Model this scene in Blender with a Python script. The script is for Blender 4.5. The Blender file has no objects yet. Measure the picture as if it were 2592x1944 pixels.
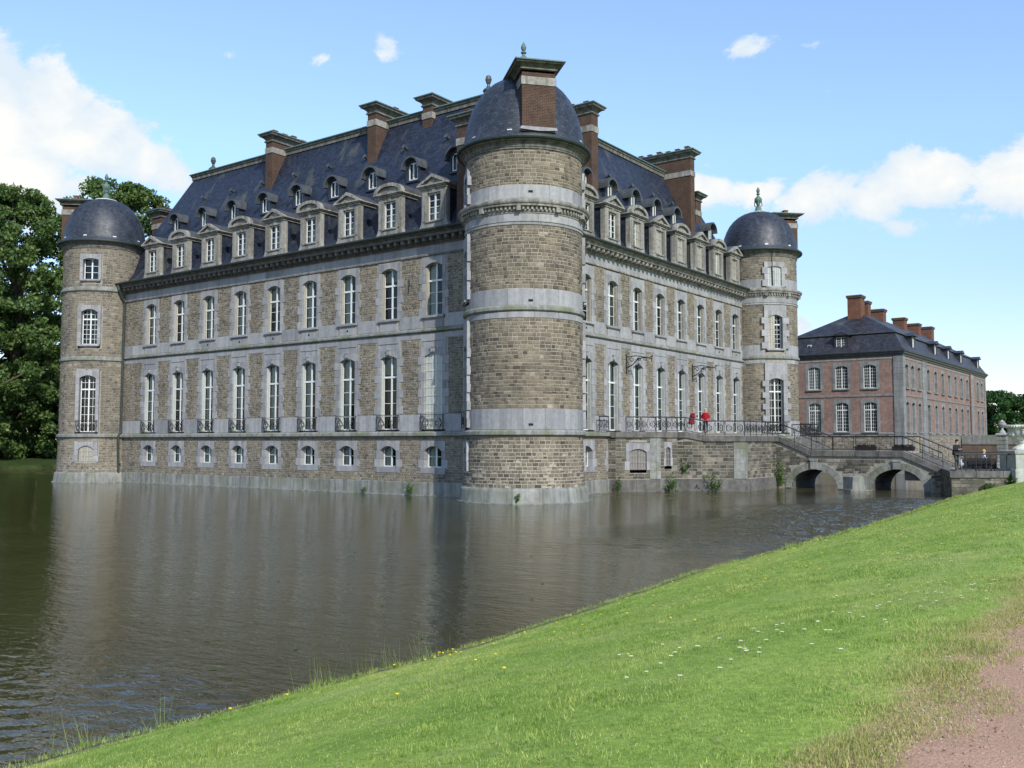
import bpy, bmesh, math, random
import numpy as np
from mathutils import Vector, Matrix
R = math.radians
random.seed(7); rng = np.random.default_rng(7)
SC = bpy.context.scene
COL = SC.collection
PI = math.pi

# ------------------------------------------------------------------ camera
CAM = (-45.63, -32.64, 3.45)
HEAD = 36.3
PITCH = math.atan(146 / 2391)
cd = bpy.data.cameras.new('camera'); cam = bpy.data.objects.new('camera', cd); COL.objects.link(cam)
cd.sensor_width = 36; cd.lens = 2391 / 2592 * 36; cd.clip_end = 6000; cd.clip_start = .1
cam.location = CAM; cam.rotation_euler = (PI / 2 + PITCH, 0, R(HEAD - 90)); SC.camera = cam

# ------------------------------------------------------------------ light
SUN_AZ, SUN_EL = 238, 35
sv = Vector((math.cos(R(SUN_EL)) * math.cos(R(SUN_AZ)), math.cos(R(SUN_EL)) * math.sin(R(SUN_AZ)), math.sin(R(SUN_EL))))
ld = bpy.data.lights.new('sun', 'SUN'); ld.energy = 3.0; ld.angle = R(.5); ld.color = (1, .95, .87)
sun = bpy.data.objects.new('sun', ld); COL.objects.link(sun); sun.rotation_euler = sv.to_track_quat('Z', 'Y').to_euler()
SC.view_settings.view_transform = 'Standard'; SC.view_settings.look = 'None'
SC.view_settings.exposure = 0.65; SC.view_settings.gamma = 1; SC.view_settings.use_curve_mapping = False

W = bpy.data.worlds.new('World'); SC.world = W; W.use_nodes = True
def make_world():
    nt = W.node_tree; N = nt.nodes; L = nt.links; N.clear()
    def nd(t, **k):
        n = N.new(t)
        for a, b in k.items(): setattr(n, a, b)
        return n
    def mth(op, a, b=None, c=None):
        n = nd('ShaderNodeMath', operation=op)
        for i, x in enumerate((a, b, c)):
            if x is None: continue
            if isinstance(x, (int, float)): n.inputs[i].default_value = x
            else: L.new(x, n.inputs[i])
        return n.outputs[0]
    sky = nd('ShaderNodeTexSky', sky_type='NISHITA'); sky.sun_disc = False
    sky.sun_elevation = R(SUN_EL); sky.sun_rotation = R(90 - SUN_AZ)
    sky.air_density = 1.0; sky.dust_density = .0; sky.ozone_density = 2.0
    tc = nd('ShaderNodeTexCoord'); d = tc.outputs['Generated']
    sep = nd('ShaderNodeSeparateXYZ'); L.new(d, sep.inputs[0]); X, Y, Z = sep.outputs
    h = R(HEAD)
    fx = mth('ADD', mth('MULTIPLY', X, math.cos(h)), mth('MULTIPLY', Y, math.sin(h)))
    rx = mth('SUBTRACT', mth('MULTIPLY', X, math.sin(h)), mth('MULTIPLY', Y, math.cos(h)))
    az = mth('ARCTAN2', rx, fx); el = mth('ARCSINE', Z)
    # broken cloud: fractal noise plus the larger cumulus banks seen over the castle
    blobs = [(-40, 270, 200, 180, 1.2), (110, 270, 190, 140, 1.12), (250, 350, 190, 120, 1.12), (400, 420, 140, 90, 1.08), (60, 470, 300, 110, 1.05), (320, 225, 40, 30, .6),
             (980, 130, 75, 70, .82), (832, 155, 90, 36, .74), (1905, 118, 105, 46, .70), (575, 135, 60, 20, .6), (2095, 232, 22, 14, .45), (2050, 118, 50, 20, .42),
             (1790, 480, 130, 60, .95), (1930, 480, 170, 55, 1.0), (2080, 490, 220, 75, 1.1), (2230, 490, 190, 75, 1.08), (2360, 460, 210, 90, 1.12), (2560, 455, 220, 105, 1.12), (2420, 560, 280, 45, .8), (2030, 825, 80, 40, .85), (2480, 850, 200, 60, .5), (1800, 420, 60, 30, .6),
             (3000, 420, 300, 120, 1.0), (-500, 380, 350, 160, 1.1)]
    tot = None
    for u, v, su, s2, wgt in blobs:
        q = Vector(((u - 1296) / 2391, 1, -(v - 972) / 2391))
        q = Vector((q.x, q.y * math.cos(PITCH) - q.z * math.sin(PITCH), q.y * math.sin(PITCH) + q.z * math.cos(PITCH))).normalized()
        a0 = math.atan2(q.x, q.y); e0 = math.asin(q.z)
        da = mth('DIVIDE', mth('SUBTRACT', az, a0), su / 2391 * .85); de = mth('DIVIDE', mth('SUBTRACT', el, e0), s2 / 2391)
        r2 = mth('ADD', mth('MULTIPLY', da, da), mth('MULTIPLY', de, de))
        w = mth('MULTIPLY', mth('POWER', 2.718, mth('MULTIPLY', r2, -1)), wgt)
        tot = w if tot is None else mth('MAXIMUM', tot, w)
    cmb = nd('ShaderNodeCombineXYZ'); L.new(az, cmb.inputs[0]); L.new(mth('MULTIPLY', el, 1.35), cmb.inputs[1])
    nz = nd('ShaderNodeTexNoise'); nz.inputs['Scale'].default_value = 9; nz.inputs['Detail'].default_value = 12; nz.inputs['Roughness'].default_value = .66
    nz.inputs['Distortion'].default_value = .3; L.new(cmb.outputs[0], nz.inputs['Vector'])
    n2 = nd('ShaderNodeTexNoise'); n2.inputs['Scale'].default_value = 3.2; n2.inputs['Detail'].default_value = 3; L.new(d, n2.inputs['Vector'])
    # elsewhere in the sky the same kind of scattered cloud goes on
    out = nd('ShaderNodeMapRange', interpolation_type='SMOOTHSTEP'); L.new(mth('ABSOLUTE', az), out.inputs[0])
    out.inputs[1].default_value = .56; out.inputs[2].default_value = .8; out.inputs[3].default_value = 0; out.inputs[4].default_value = 1
    up = nd('ShaderNodeMapRange', interpolation_type='SMOOTHSTEP'); L.new(el, up.inputs[0])
    up.inputs[1].default_value = .5; up.inputs[2].default_value = .75; up.inputs[3].default_value = 0; up.inputs[4].default_value = 1
    gen = nd('ShaderNodeMapRange'); L.new(n2.outputs[0], gen.inputs[0]); gen.inputs[1].default_value = .54; gen.inputs[2].default_value = .66; gen.inputs[4].default_value = .95
    tot = mth('MAXIMUM', tot, mth('MULTIPLY', gen.outputs[0], mth('MAXIMUM', out.outputs[0], up.outputs[0])))
    dens = mth('ADD', tot, mth('MULTIPLY', mth('SUBTRACT', nz.outputs[0], .5), 2.4))
    ss = nd('ShaderNodeMapRange', interpolation_type='SMOOTHSTEP'); L.new(dens, ss.inputs[0]); ss.inputs[1].default_value = .50; ss.inputs[2].default_value = .78
    hz = nd('ShaderNodeMapRange', interpolation_type='SMOOTHSTEP'); L.new(el, hz.inputs[0]); hz.inputs[1].default_value = .02; hz.inputs[2].default_value = -.02
    cl = mth('MULTIPLY', ss.outputs[0], .97)
    b1 = nd('ShaderNodeBackground'); b1.inputs[1].default_value = .15
    tint = nd('ShaderNodeMix', data_type='RGBA', blend_type='MULTIPLY'); tint.inputs[0].default_value = 1
    L.new(sky.outputs[0], tint.inputs[6]); tint.inputs[7].default_value = (1.22, 1.2, 1.2, 1)
    low = nd('ShaderNodeValToRGB'); e = low.color_ramp.elements; e[0].position = 0; e[0].color = (.48, .46, .51, 1); e[1].position = .55; e[1].color = (1.0, .98, 1.0, 1)
    x_ = e.new(.16); x_.color = (.62, .62, .70, 1); x_ = e.new(.3); x_.color = (.84, .86, .93, 1)
    L.new(el, low.inputs[0]); t2 = nd('ShaderNodeMix', data_type='RGBA', blend_type='MULTIPLY'); t2.inputs[0].default_value = 1; L.new(tint.outputs[2], t2.inputs[6]); L.new(low.outputs[0], t2.inputs[7])
    L.new(t2.outputs[2], b1.inputs[0])
    b2 = nd('ShaderNodeBackground'); b2.inputs[1].default_value = .66
    cr = nd('ShaderNodeMapRange'); n3 = nd('ShaderNodeTexNoise'); n3.inputs['Scale'].default_value = 13; n3.inputs['Detail'].default_value = 7; L.new(cmb.outputs[0], n3.inputs['Vector'])
    L.new(mth('ADD', dens, mth('MULTIPLY', mth('SUBTRACT', n3.outputs[0], .55), 2.2)), cr.inputs[0]); cr.inputs[1].default_value = .5; cr.inputs[2].default_value = 1.25
    mix = nd('ShaderNodeMix', data_type='RGBA'); L.new(cr.outputs[0], mix.inputs[0]); mix.inputs[6].default_value = (.74, .84, .92, 1); mix.inputs[7].default_value = (1, .985, .93, 1)
    L.new(mix.outputs[2], b2.inputs[0])
    ms = nd('ShaderNodeMixShader'); L.new(cl, ms.inputs[0]); L.new(b1.outputs[0], ms.inputs[1]); L.new(b2.outputs[0], ms.inputs[2])
    o = nd('ShaderNodeOutputWorld'); L.new(ms.outputs[0], o.inputs[0])
make_world()

# ------------------------------------------------------------------ materials
class NT:
    def __init__(s, name):
        s.m = bpy.data.materials.new(name); s.m.use_nodes = True
        s.n = s.m.node_tree.nodes; s.l = s.m.node_tree.links; s.n.clear()
        s.out = s.n.new('ShaderNodeOutputMaterial')
        s.p = s.n.new('ShaderNodeBsdfPrincipled'); s.l.new(s.p.outputs[0], s.out.inputs[0])
    def nd(s, t, **k):
        x = s.n.new(t)
        for a, b in k.items(): setattr(x, a, b)
        return x
    def mth(s, op, a, b=None):
        x = s.nd('ShaderNodeMath', operation=op)
        for i, y in enumerate((a, b)):
            if y is None: continue
            if isinstance(y, (int, float)): x.inputs[i].default_value = y
            else: s.l.new(y, x.inputs[i])
        return x.outputs[0]
    def noise(s, scale, detail=4, vec=None, rough=.55, dist=0):
        x = s.nd('ShaderNodeTexNoise'); x.inputs['Scale'].default_value = scale; x.inputs['Detail'].default_value = detail
        x.inputs['Roughness'].default_value = rough; x.inputs['Distortion'].default_value = dist
        s.l.new(vec if vec else s.pos(), x.inputs['Vector']); return x.outputs[0]
    def pos(s):
        if not hasattr(s, '_p'): s._g = s.nd('ShaderNodeNewGeometry'); s._p = s._g.outputs['Position']
        return s._p
    def scaled(s, v):
        x = s.nd('ShaderNodeVectorMath', operation='MULTIPLY'); s.l.new(s.pos(), x.inputs[0]); x.inputs[1].default_value = v; return x.outputs[0]
    def ramp(s, fac, stops, const=False):
        x = s.nd('ShaderNodeValToRGB'); e = x.color_ramp.elements
        if const: x.color_ramp.interpolation = 'CONSTANT'
        while len(e) < len(stops): e.new(.5)
        for i, (p, c) in enumerate(stops): e[i].position = p; e[i].color = (c[0], c[1], c[2], 1)
        s.l.new(fac, x.inputs[0]); return x.outputs[0]
    def mix(s, fac, a, b, mode='MIX'):
        x = s.nd('ShaderNodeMix', data_type='RGBA', blend_type=mode)
        for i, y in ((0, fac), (6, a), (7, b)):
            if isinstance(y, (int, float)): x.inputs[i].default_value = y
            elif isinstance(y, tuple): x.inputs[i].default_value = (*y, 1)
            else: s.l.new(y, x.inputs[i])
        return x.outputs[2]
    def rnd(s):
        s.pos(); oi = s.nd('ShaderNodeObjectInfo')
        return s.mth('FRACT', s.mth('ADD', s._g.outputs['Random Per Island'], s.mth('MULTIPLY', oi.outputs['Random'], 7.31)))
    def bump(s, h, strength=.4, dist=.02):
        x = s.nd('ShaderNodeBump'); x.inputs['Strength'].default_value = strength; x.inputs['Distance'].default_value = dist
        s.l.new(h, x.inputs['Height']); s.l.new(x.outputs[0], s.p.inputs['Normal'])
    def done(s, col, rough=.8, spec=.3, metal=0):
        if isinstance(col, tuple): s.p.inputs['Base Color'].default_value = (*col, 1)
        else: s.l.new(col, s.p.inputs['Base Color'])
        if isinstance(rough, (int, float)): s.p.inputs['Roughness'].default_value = rough
        else: s.l.new(rough, s.p.inputs['Roughness'])
        s.p.inputs['Specular IOR Level'].default_value = spec; s.p.inputs['Metallic'].default_value = metal
        return s.m

M = {}
def m_stone(name, stops, damp=0.0):
    t = NT(name); r = t.rnd()
    c = t.ramp(r, stops)
    n = t.noise(9, 6, rough=.65)
    c = t.mix(.55, c, t.ramp(n, [(.3, (.55, .55, .55)), (.7, (1.25, 1.22, 1.15))]), 'MULTIPLY')
    big = t.noise(.35, 3)
    c = t.mix(.55, c, t.ramp(big, [(.35, (.62, .62, .64)), (.62, (1.08, 1.05, 1.0))]), 'MULTIPLY')
    stn_ = t.noise(1, 5, t.scaled((1.1, 1.1, .16)), .62)
    c = t.mix(.55, c, t.ramp(stn_, [(.36, (.55, .55, .55)), (.54, (1.04, 1.03, 1.02))]), 'MULTIPLY')
    if damp: c = t.mix(t.ramp(t.noise(.8, 4), [(.42, (0, 0, 0)), (.62, (damp,) * 3)]), c, (.045, .05, .035))
    t.bump(n, .6, .03)
    M[name] = t.done(c, .88, .2)
m_stone('rubble', [(0, (.125, .11, .09)), (.2, (.18, .158, .124)), (.5, (.21, .185, .142)), (.8, (.232, .205, .156)), (.93, (.255, .22, .155)), (1, (.31, .29, .25))])
m_stone('rubble_dark', [(0, (.08, .075, .062)), (.3, (.135, .125, .102)), (.6, (.18, .165, .132)), (.85, (.225, .20, .155)), (1, (.32, .30, .255))], .5)
m_stone('rubble_tower', [(0, (.08, .07, .057)), (.15, (.14, .12, .094)), (.5, (.19, .164, .124)), (.85, (.225, .194, .143)), (.96, (.255, .22, .155)), (1, (.32, .30, .25))])
def m_simple(name, col, rough=.7, spec=.3, metal=0, var=.25, scale=6, bump=0, streak=0, island=0, moss=0):
    t = NT(name)
    n = t.noise(scale, 6, rough=.62)
    lo = tuple(x * (1 - var) for x in col); hi = tuple(x * (1 + var) for x in col)
    c = t.ramp(n, [(.3, lo), (.7, hi)])
    if island:
        c = t.mix(island, c, t.ramp(t.rnd(), [(0, (.72, .72, .74)), (.5, (1, 1, 1)), (1, (1.22, 1.2, 1.17))]), 'MULTIPLY')
    if streak:
        s2 = t.noise(1, 5, t.scaled((2.6, 2.6, .22)), .6)
        c = t.mix(streak, c, t.ramp(s2, [(.38, (.45, .45, .43)), (.58, (1.03, 1.03, 1.03))]), 'MULTIPLY')
    if moss:
        c = t.mix(t.ramp(t.noise(.55, 5), [(.45, (0, 0, 0)), (.65, (moss,) * 3)]), c, (.12, .135, .055))
    if bump: t.bump(n, bump, .02)
    M[name] = t.done(c, rough, spec, metal)
m_simple('bluestone', (.22, .225, .218), .8, .25, var=.15, scale=4, bump=.15, streak=.5, island=.6)
m_simple('mortar', (.27, .252, .21), .95, .1, var=.3, scale=5, bump=.4)
m_simple('mortar_light', (.33, .30, .235), .95, .1, var=.25, scale=5, bump=.4)
m_simple('ashlar', (.29, .292, .292), .75, .25, var=.14, scale=4, bump=.15, streak=.35, island=.7)
m_simple('ashlar_mossy', (.25, .255, .235), .85, .2, var=.2, scale=4, bump=.2, streak=.6, island=.5, moss=.6)
m_simple('dormer_stone', (.275, .265, .232), .85, .2, var=.28, scale=5, bump=.25, streak=.8)
m_simple('cap_stone', (.15, .148, .128), .85, .2, var=.35, scale=4, bump=.25, streak=.8)
m_simple('coping', (.135, .13, .118), .85, .2, var=.35, scale=3, bump=.3, streak=.5, island=.5)
m_simple('plinth', (.255, .26, .235), .8, .25, var=.22, scale=2.2, bump=.2, streak=.75, island=.5, moss=.35)
m_simple('lead', (.068, .076, .08), .5, .4, var=.25, scale=5, streak=.5)
m_simple('copper', (.022, .034, .030), .6, .4, var=.4, scale=8, streak=.4)
m_simple('verdigris', (.10, .16, .135), .65, .3, var=.4, scale=14)
m_simple('shutter_paint', (.42, .44, .41), .6, .3, var=.1, scale=5, streak=.3)
m_simple('panel_paint', (.50, .51, .45), .6, .3, var=.1, scale=5, streak=.4)
m_simple('brown_paint', (.20, .185, .165), .6, .3, var=.15, scale=5)
m_simple('white_paint', (.62, .64, .61), .5, .4, var=.06, scale=3)
m_simple('cream_paint', (.36, .34, .285), .6, .3, var=.15, scale=7, streak=.5)
m_simple('curtain', (.52, .52, .47), .9, .1, var=.15, scale=3)
m_simple('iron', (.016, .017, .018), .5, .4, var=.2)
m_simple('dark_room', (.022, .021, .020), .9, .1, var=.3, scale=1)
m_simple('pipe', (.03, .04, .036), .5, .4, var=.4, scale=4)
m_simple('terracotta', (.15, .075, .05), .8, .2, var=.3, scale=6)
m_simple('limestone_white', (.62, .60, .53), .8, .2, var=.25, scale=5, bump=.4, streak=.6)
m_simple('pedestal_stone', (.40, .41, .36), .85, .2, var=.2, scale=4, bump=.3, streak=.5)
t_ = NT('pebble'); M['pebble'] = t_.done(t_.ramp(t_.rnd(), [(0, (.12, .075, .06)), (.5, (.36, .24, .19)), (1, (.6, .5, .43))]), .9, .2)
m_simple('bark', (.10, .085, .06), .95, .1, var=.4, scale=4, bump=.6)
m_simple('shaded_lawn', (.035, .055, .014), .95, .1, var=.5, scale=.6)  # far bank grass, shade under the trees painted in as a darker green
m_simple('soil', (.17, .14, .095), .95, .1, var=.4, scale=9, bump=.6)
m_simple('skin', (.55, .34, .26), .6, .3, var=.04)
m_simple('petal_white', (.82, .82, .80), .7, .2, var=.04)
m_simple('petal_yellow', (.80, .60, .02), .6, .3, var=.08)
m_simple('wood_black', (.014, .013, .014), .6, .3, var=.3)
m_simple('plastic_bag', (.42, .43, .45), .35, .5, var=.3, scale=20)
def cloth(name, c): m_simple(name, c, .85, .15, var=.15, scale=25)
cloth('red_coat', (.16, .018, .022)); cloth('red_jacket', (.27, .012, .018)); cloth('beige_cloth', (.38, .33, .25)); cloth('black_cloth', (.015, .015, .018))
cloth('dark_jacket', (.028, .03, .034)); cloth('grey_cloth', (.07, .075, .075)); cloth('white_shirt', (.62, .66, .72)); cloth('blond_hair', (.46, .33, .14)); cloth('grey_hair', (.30, .26, .20)); cloth('dark_hair', (.02, .015, .012)); cloth('dark_red_cloth', (.06, .018, .02))
m_simple('shoe', (.03, .025, .02), .5, .3)

def wallvec(t):
    """planar coordinates for courses: (horizontal run along the face, height)"""
    tc = t.nd('ShaderNodeTexCoord'); a = t.nd('ShaderNodeSeparateXYZ'); b = t.nd('ShaderNodeSeparateXYZ')
    t.l.new(tc.outputs['Object'], a.inputs[0]); t.l.new(tc.outputs['Normal'], b.inputs[0])
    u = t.mth('ADD', t.mth('MULTIPLY', a.outputs[0], t.mth('ABSOLUTE', b.outputs[1])), t.mth('MULTIPLY', a.outputs[1], t.mth('ABSOLUTE', b.outputs[0])))
    c = t.nd('ShaderNodeCombineXYZ'); t.l.new(u, c.inputs[0]); t.l.new(a.outputs[2], c.inputs[1]); return c.outputs[0]
def m_brick(name, c1, c2, mort, bw=.24, bh=.075):
    t = NT(name); b = t.nd('ShaderNodeTexBrick'); t.l.new(wallvec(t), b.inputs['Vector'])
    b.inputs['Color1'].default_value = (*c1, 1); b.inputs['Color2'].default_value = (*c2, 1); b.inputs['Mortar'].default_value = (*mort, 1)
    b.inputs['Scale'].default_value = 1; b.inputs['Brick Width'].default_value = bw; b.inputs['Row Height'].default_value = bh
    b.inputs['Mortar Size'].default_value = .012; b.inputs['Bias'].default_value = -.1
    n = t.noise(1.3, 7, rough=.7)
    c = t.mix(.7, b.outputs[0], t.ramp(n, [(.3, (.5, .5, .5)), (.7, (1.35, 1.3, 1.25))]), 'MULTIPLY')
    f = t.noise(7, 4, rough=.7)
    c = t.mix(t.ramp(f, [(.52, (0, 0, 0)), (.75, (.65,) * 3)]), c, mort)
    t.bump(b.outputs[1], -.5, .012)
    M[name] = t.done(c, .9, .2)
m_brick('chimney_brick', (.072, .036, .025), (.046, .027, .021), (.115, .088, .066), .26, .09)
m_brick('mansion_brick', (.225, .115, .094), (.14, .08, .068), (.34, .295, .25), .34, .12)
m_brick('stack_brick', (.15, .06, .036), (.10, .044, .028), (.16, .095, .068), .25, .08)
m_brick('garden_brick', (.14, .085, .06), (.09, .06, .045), (.16, .14, .11))
def m_slate(name, dome=False, base=(.015, .021, .038)):
    t = NT(name)
    tc = t.nd('ShaderNodeTexCoord'); a = t.nd('ShaderNodeSeparateXYZ'); t.l.new(tc.outputs['Object'], a.inputs[0])
    if dome:
        u = t.mth('MULTIPLY', t.mth('ARCTAN2', a.outputs[1], a.outputs[0]), 3.2)
        cm = t.nd('ShaderNodeCombineXYZ'); t.l.new(u, cm.inputs[0]); t.l.new(a.outputs[2], cm.inputs[1]); v = cm.outputs[0]
    else: v = wallvec(t)
    b = t.nd('ShaderNodeTexBrick'); t.l.new(v, b.inputs['Vector'])
    b.inputs['Color1'].default_value = (*[x * 1.55 for x in base], 1); b.inputs['Color2'].default_value = (*[x * .65 for x in base], 1); b.inputs['Mortar'].default_value = (*[x * .3 for x in base], 1)
    b.inputs['Scale'].default_value = 1; b.inputs['Brick Width'].default_value = .24; b.inputs['Row Height'].default_value = .15; b.inputs['Mortar Size'].default_value = .012
    n = t.noise(2.2, 6, rough=.65)
    c = t.mix(.6, b.outputs[0], t.ramp(n, [(.3, (.6, .6, .6)), (.72, (1.6, 1.6, 1.55))]), 'MULTIPLY')
    # rain-washed lichen streaks running down the slope
    s2 = t.noise(1, 5, t.scaled((.75, .75, .07) if not dome else (1.6, 1.6, .25)), .6)
    c = t.mix(t.ramp(s2, [(.56 if not dome else .55, (0, 0, 0)), (.70, (.75 if not dome else .5,) * 3)]), c, (.085, .085, .062) if not dome else (.075, .085, .10))
    sp = t.noise(3.5, 2, rough=.8)
    c = t.mix(t.ramp(sp, [(.72, (0, 0, 0)), (.78, (.6,) * 3)]), c, (.16, .17, .17))
    t.bump(b.outputs[1], -.35, .01)
    M[name] = t.done(c, t.ramp(n, [(.3, (.42,) * 3), (.7, (.62,) * 3)]), .45)
m_slate('slate'); m_slate('dome_slate', True, (.024, .030, .042)); m_slate('mansion_slate', False, (.026, .026, .034))
def m_glass():
    t = NT('glass'); t.n.remove(t.p)
    g = t.nd('ShaderNodeBsdfGlossy'); g.inputs['Roughness'].default_value = .03; g.inputs['Color'].default_value = (.9, .95, .95, 1)
    tr = t.nd('ShaderNodeBsdfTransparent'); tr.inputs[0].default_value = (.72, .78, .75, 1)
    fr = t.nd('ShaderNodeFresnel'); fr.inputs[0].default_value = 1.5
    n = t.noise(1.4, 2); bp = t.nd('ShaderNodeBump'); bp.inputs['Strength'].default_value = .08; bp.inputs['Distance'].default_value = .05; t.l.new(n, bp.inputs['Height']); t.l.new(bp.outputs[0], g.inputs['Normal'])
    ms = t.nd('ShaderNodeMixShader'); t.l.new(fr.outputs[0], ms.inputs[0]); t.l.new(tr.outputs[0], ms.inputs[1]); t.l.new(g.outputs[0], ms.inputs[2]); t.l.new(ms.outputs[0], t.out.inputs[0])
    M['glass'] = t.m
m_glass()
def m_water():
    t = NT('water')
    tc = t.pos()
    def wv(sx, sy, sc, det):
        m = t.nd('ShaderNodeMapping'); m.inputs['Rotation'].default_value = (0, 0, R(-36)); m.inputs['Scale'].default_value = (sx, sy, 1); t.l.new(tc, m.inputs[0])
        return t.noise(sc, det, m.outputs[0], .55, .4)
    a = wv(1.2, .45, 1.5, 4); b = wv(1.4, .6, 5.0, 3)
    pat = t.noise(.13, 3)
    sp = t.nd('ShaderNodeSeparateXYZ'); t.l.new(tc, sp.inputs[0])
    # breeze on the water in front of the bridge and along the bank
    def mr(x, a0, a1):
        q = t.nd('ShaderNodeMapRange', interpolation_type='SMOOTHSTEP'); t.l.new(x, q.inputs[0]); q.inputs[1].default_value = a0; q.inputs[2].default_value = a1; return q.outputs[0]
    breeze = t.mth('MULTIPLY', mr(t.mth('ADD', sp.outputs[1], t.mth('MULTIPLY', pat, 8)), -8, -13), mr(t.mth('ADD', sp.outputs[0], t.mth('MULTIPLY', pat, 12)), -14, -2))
    far = mr(sp.outputs[0], 20, 30); breeze = t.mth('MULTIPLY', breeze, t.mth('SUBTRACT', 1, far))
    amp = t.mth('ADD', t.mth('ADD', .2, t.mth('MULTIPLY', pat, .5)), t.mth('ADD', t.mth('MULTIPLY', breeze, 2.0), t.mth('MULTIPLY', mr(t.mth('MULTIPLY', sp.outputs[0], -1), 35, 40), .55)))
    w3 = wv(1.5, .8, 9.0, 2)
    h = t.mth('ADD', t.mth('MULTIPLY', t.mth('ADD', t.mth('MULTIPLY', a, .75), t.mth('MULTIPLY', b, .34)), amp), t.mth('MULTIPLY', w3, t.mth('MULTIPLY', breeze, 2.4)))
    bp = t.nd('ShaderNodeBump'); bp.inputs['Strength'].default_value = 1; bp.inputs['Distance'].default_value = .07; t.l.new(h, bp.inputs['Height'])
    t.l.new(bp.outputs[0], t.p.inputs['Normal'])
    c = t.ramp(t.noise(.25, 3), [(.35, (.040, .036, .013)), (.65, (.054, .048, .018))])
    scum = t.mth('MULTIPLY', mr(t.mth('ADD', sp.outputs[1], t.mth('MULTIPLY', pat, 6)), -9, -3), mr(sp.outputs[0], 3, 7)); scum = t.mth('MULTIPLY', scum, mr(t.noise(1.1, 6, rough=.7), .47, .60)); scum = t.mth('MULTIPLY', scum, .75)
    c = t.mix(scum, c, (.12, .11, .045)); rg_ = t.mth('ADD', .025, t.mth('MULTIPLY', scum, .5))
    t.p.inputs['IOR'].default_value = 1.33
    M['water'] = t.done(c, rg_, .5)
m_water()
def m_leaf(name, stops, trans=.35, patch=False):
    t = NT(name); c = t.ramp(t.rnd(), stops)
    if patch:
        q = t.noise(.55, 5, rough=.6); c = t.mix(.85, c, t.ramp(q, [(.32, (.62, .78, .55)), (.5, (1, 1, 1)), (.68, (1.3, 1.1, 1.35))]), 'MULTIPLY')
        q = t.noise(3.5, 3, rough=.6); c = t.mix(.8, c, t.ramp(q, [(.36, (.62, .72, .6)), (.64, (1.25, 1.16, 1.25))]), 'MULTIPLY')
        q = t.noise(13, 3, rough=.6); c = t.mix(.8, c, t.ramp(q, [(.36, (.6, .68, .6)), (.62, (1.22, 1.18, 1.2))]), 'MULTIPLY')
    t.done(c, .55, .3)
    tl = t.nd('ShaderNodeBsdfTranslucent'); t.l.new(c, tl.inputs[0]); ms = t.nd('ShaderNodeMixShader'); ms.inputs[0].default_value = trans
    t.l.new(t.p.outputs[0], ms.inputs[1]); t.l.new(tl.outputs[0], ms.inputs[2]); t.l.new(ms.outputs[0], t.out.inputs[0]); M[name] = t.m; return t
m_leaf('tree_leaf', [(0, (.045, .085, .02)), (.5, (.09, .155, .036)), (.85, (.135, .205, .055)), (1, (.19, .25, .085))])
m_leaf('wood_leaf', [(0, (.02, .055, .014)), (.6, (.04, .10, .025)), (1, (.075, .15, .04))])
m_leaf('weed_leaf', [(0, (.03, .07, .012)), (1, (.09, .17, .03))])
m_leaf('grass_blade', [(0, (.18, .275, .042)), (.4, (.29, .405, .075)), (.75, (.385, .495, .118)), (.93, (.46, .53, .18)), (1, (.60, .57, .29))], .3, True)
m_leaf('dry_grass', [(0, (.24, .29, .06)), (.5, (.40, .39, .13)), (1, (.55, .48, .23))], .3)
def m_lawn():
    t = NT('lawn')
    n = t.noise(.45, 5, rough=.6); f = t.noise(14, 5, rough=.7)
    st = t.noise(1, 3, t.scaled((.12, 1.3, .5)), .5)
    c = t.ramp(n, [(.3, (.165, .27, .04)), (.5, (.25, .35, .07)), (.68, (.35, .40, .13))])
    c = t.mix(.6, c, t.ramp(st, [(.35, (.72, .78, .7)), (.65, (1.2, 1.15, 1.1))]), 'MULTIPLY')
    c = t.mix(.7, c, t.ramp(f, [(.3, (.55, .6, .5)), (.7, (1.35, 1.3, 1.3))]), 'MULTIPLY')
    c = t.mix(t.ramp(t.noise(.9, 4), [(.62, (0, 0, 0)), (.75, (.55,) * 3)]), c, (.22, .21, .08))
    sp_ = t.nd('ShaderNodeSeparateXYZ'); t.l.new(t.pos(), sp_.inputs[0])
    yy = t.mth('ADD', sp_.outputs[1], t.mth('MULTIPLY', t.mth('SUBTRACT', t.noise(2.6, 6, rough=.7), .5), .8))
    q = t.nd('ShaderNodeMapRange', interpolation_type='SMOOTHSTEP'); t.l.new(yy, q.inputs[0]); q.inputs[1].default_value = -30.86; q.inputs[2].default_value = -31.12
    lim = t.nd('ShaderNodeMapRange'); t.l.new(sp_.outputs[1], lim.inputs[0]); lim.inputs[1].default_value = -36; lim.inputs[2].default_value = -35
    c = t.mix(t.mth('MULTIPLY', q.outputs[0], lim.outputs[0]), c, t.ramp(t.noise(45, 4, rough=.8), [(.28, (.27, .17, .09)), (.5, (.44, .29, .17)), (.72, (.58, .45, .28))]))
    t.bump(f, .7, .03); M['lawn'] = t.done(c, .9, .15)
    t = NT('gravel')
    f = t.noise(55, 4, rough=.8); n = t.noise(1.5, 4)
    c = t.ramp(f, [(.25, (.29, .16, .10)), (.5, (.52, .32, .21)), (.72, (.70, .49, .36))])
    c = t.mix(.5, c, t.ramp(n, [(.3, (.8, .8, .8)), (.7, (1.15, 1.12, 1.1))]), 'MULTIPLY')
    t.bump(f, .8, .02); M['gravel'] = t.done(c, .95, .15)
    t = NT('forecourt'); f = t.noise(20, 5, rough=.7)
    t.bump(f, .4, .02); M['forecourt'] = t.done(t.ramp(f, [(.3, (.20, .18, .14)), (.7, (.34, .31, .25))]), .95, .15)
m_lawn()

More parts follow.
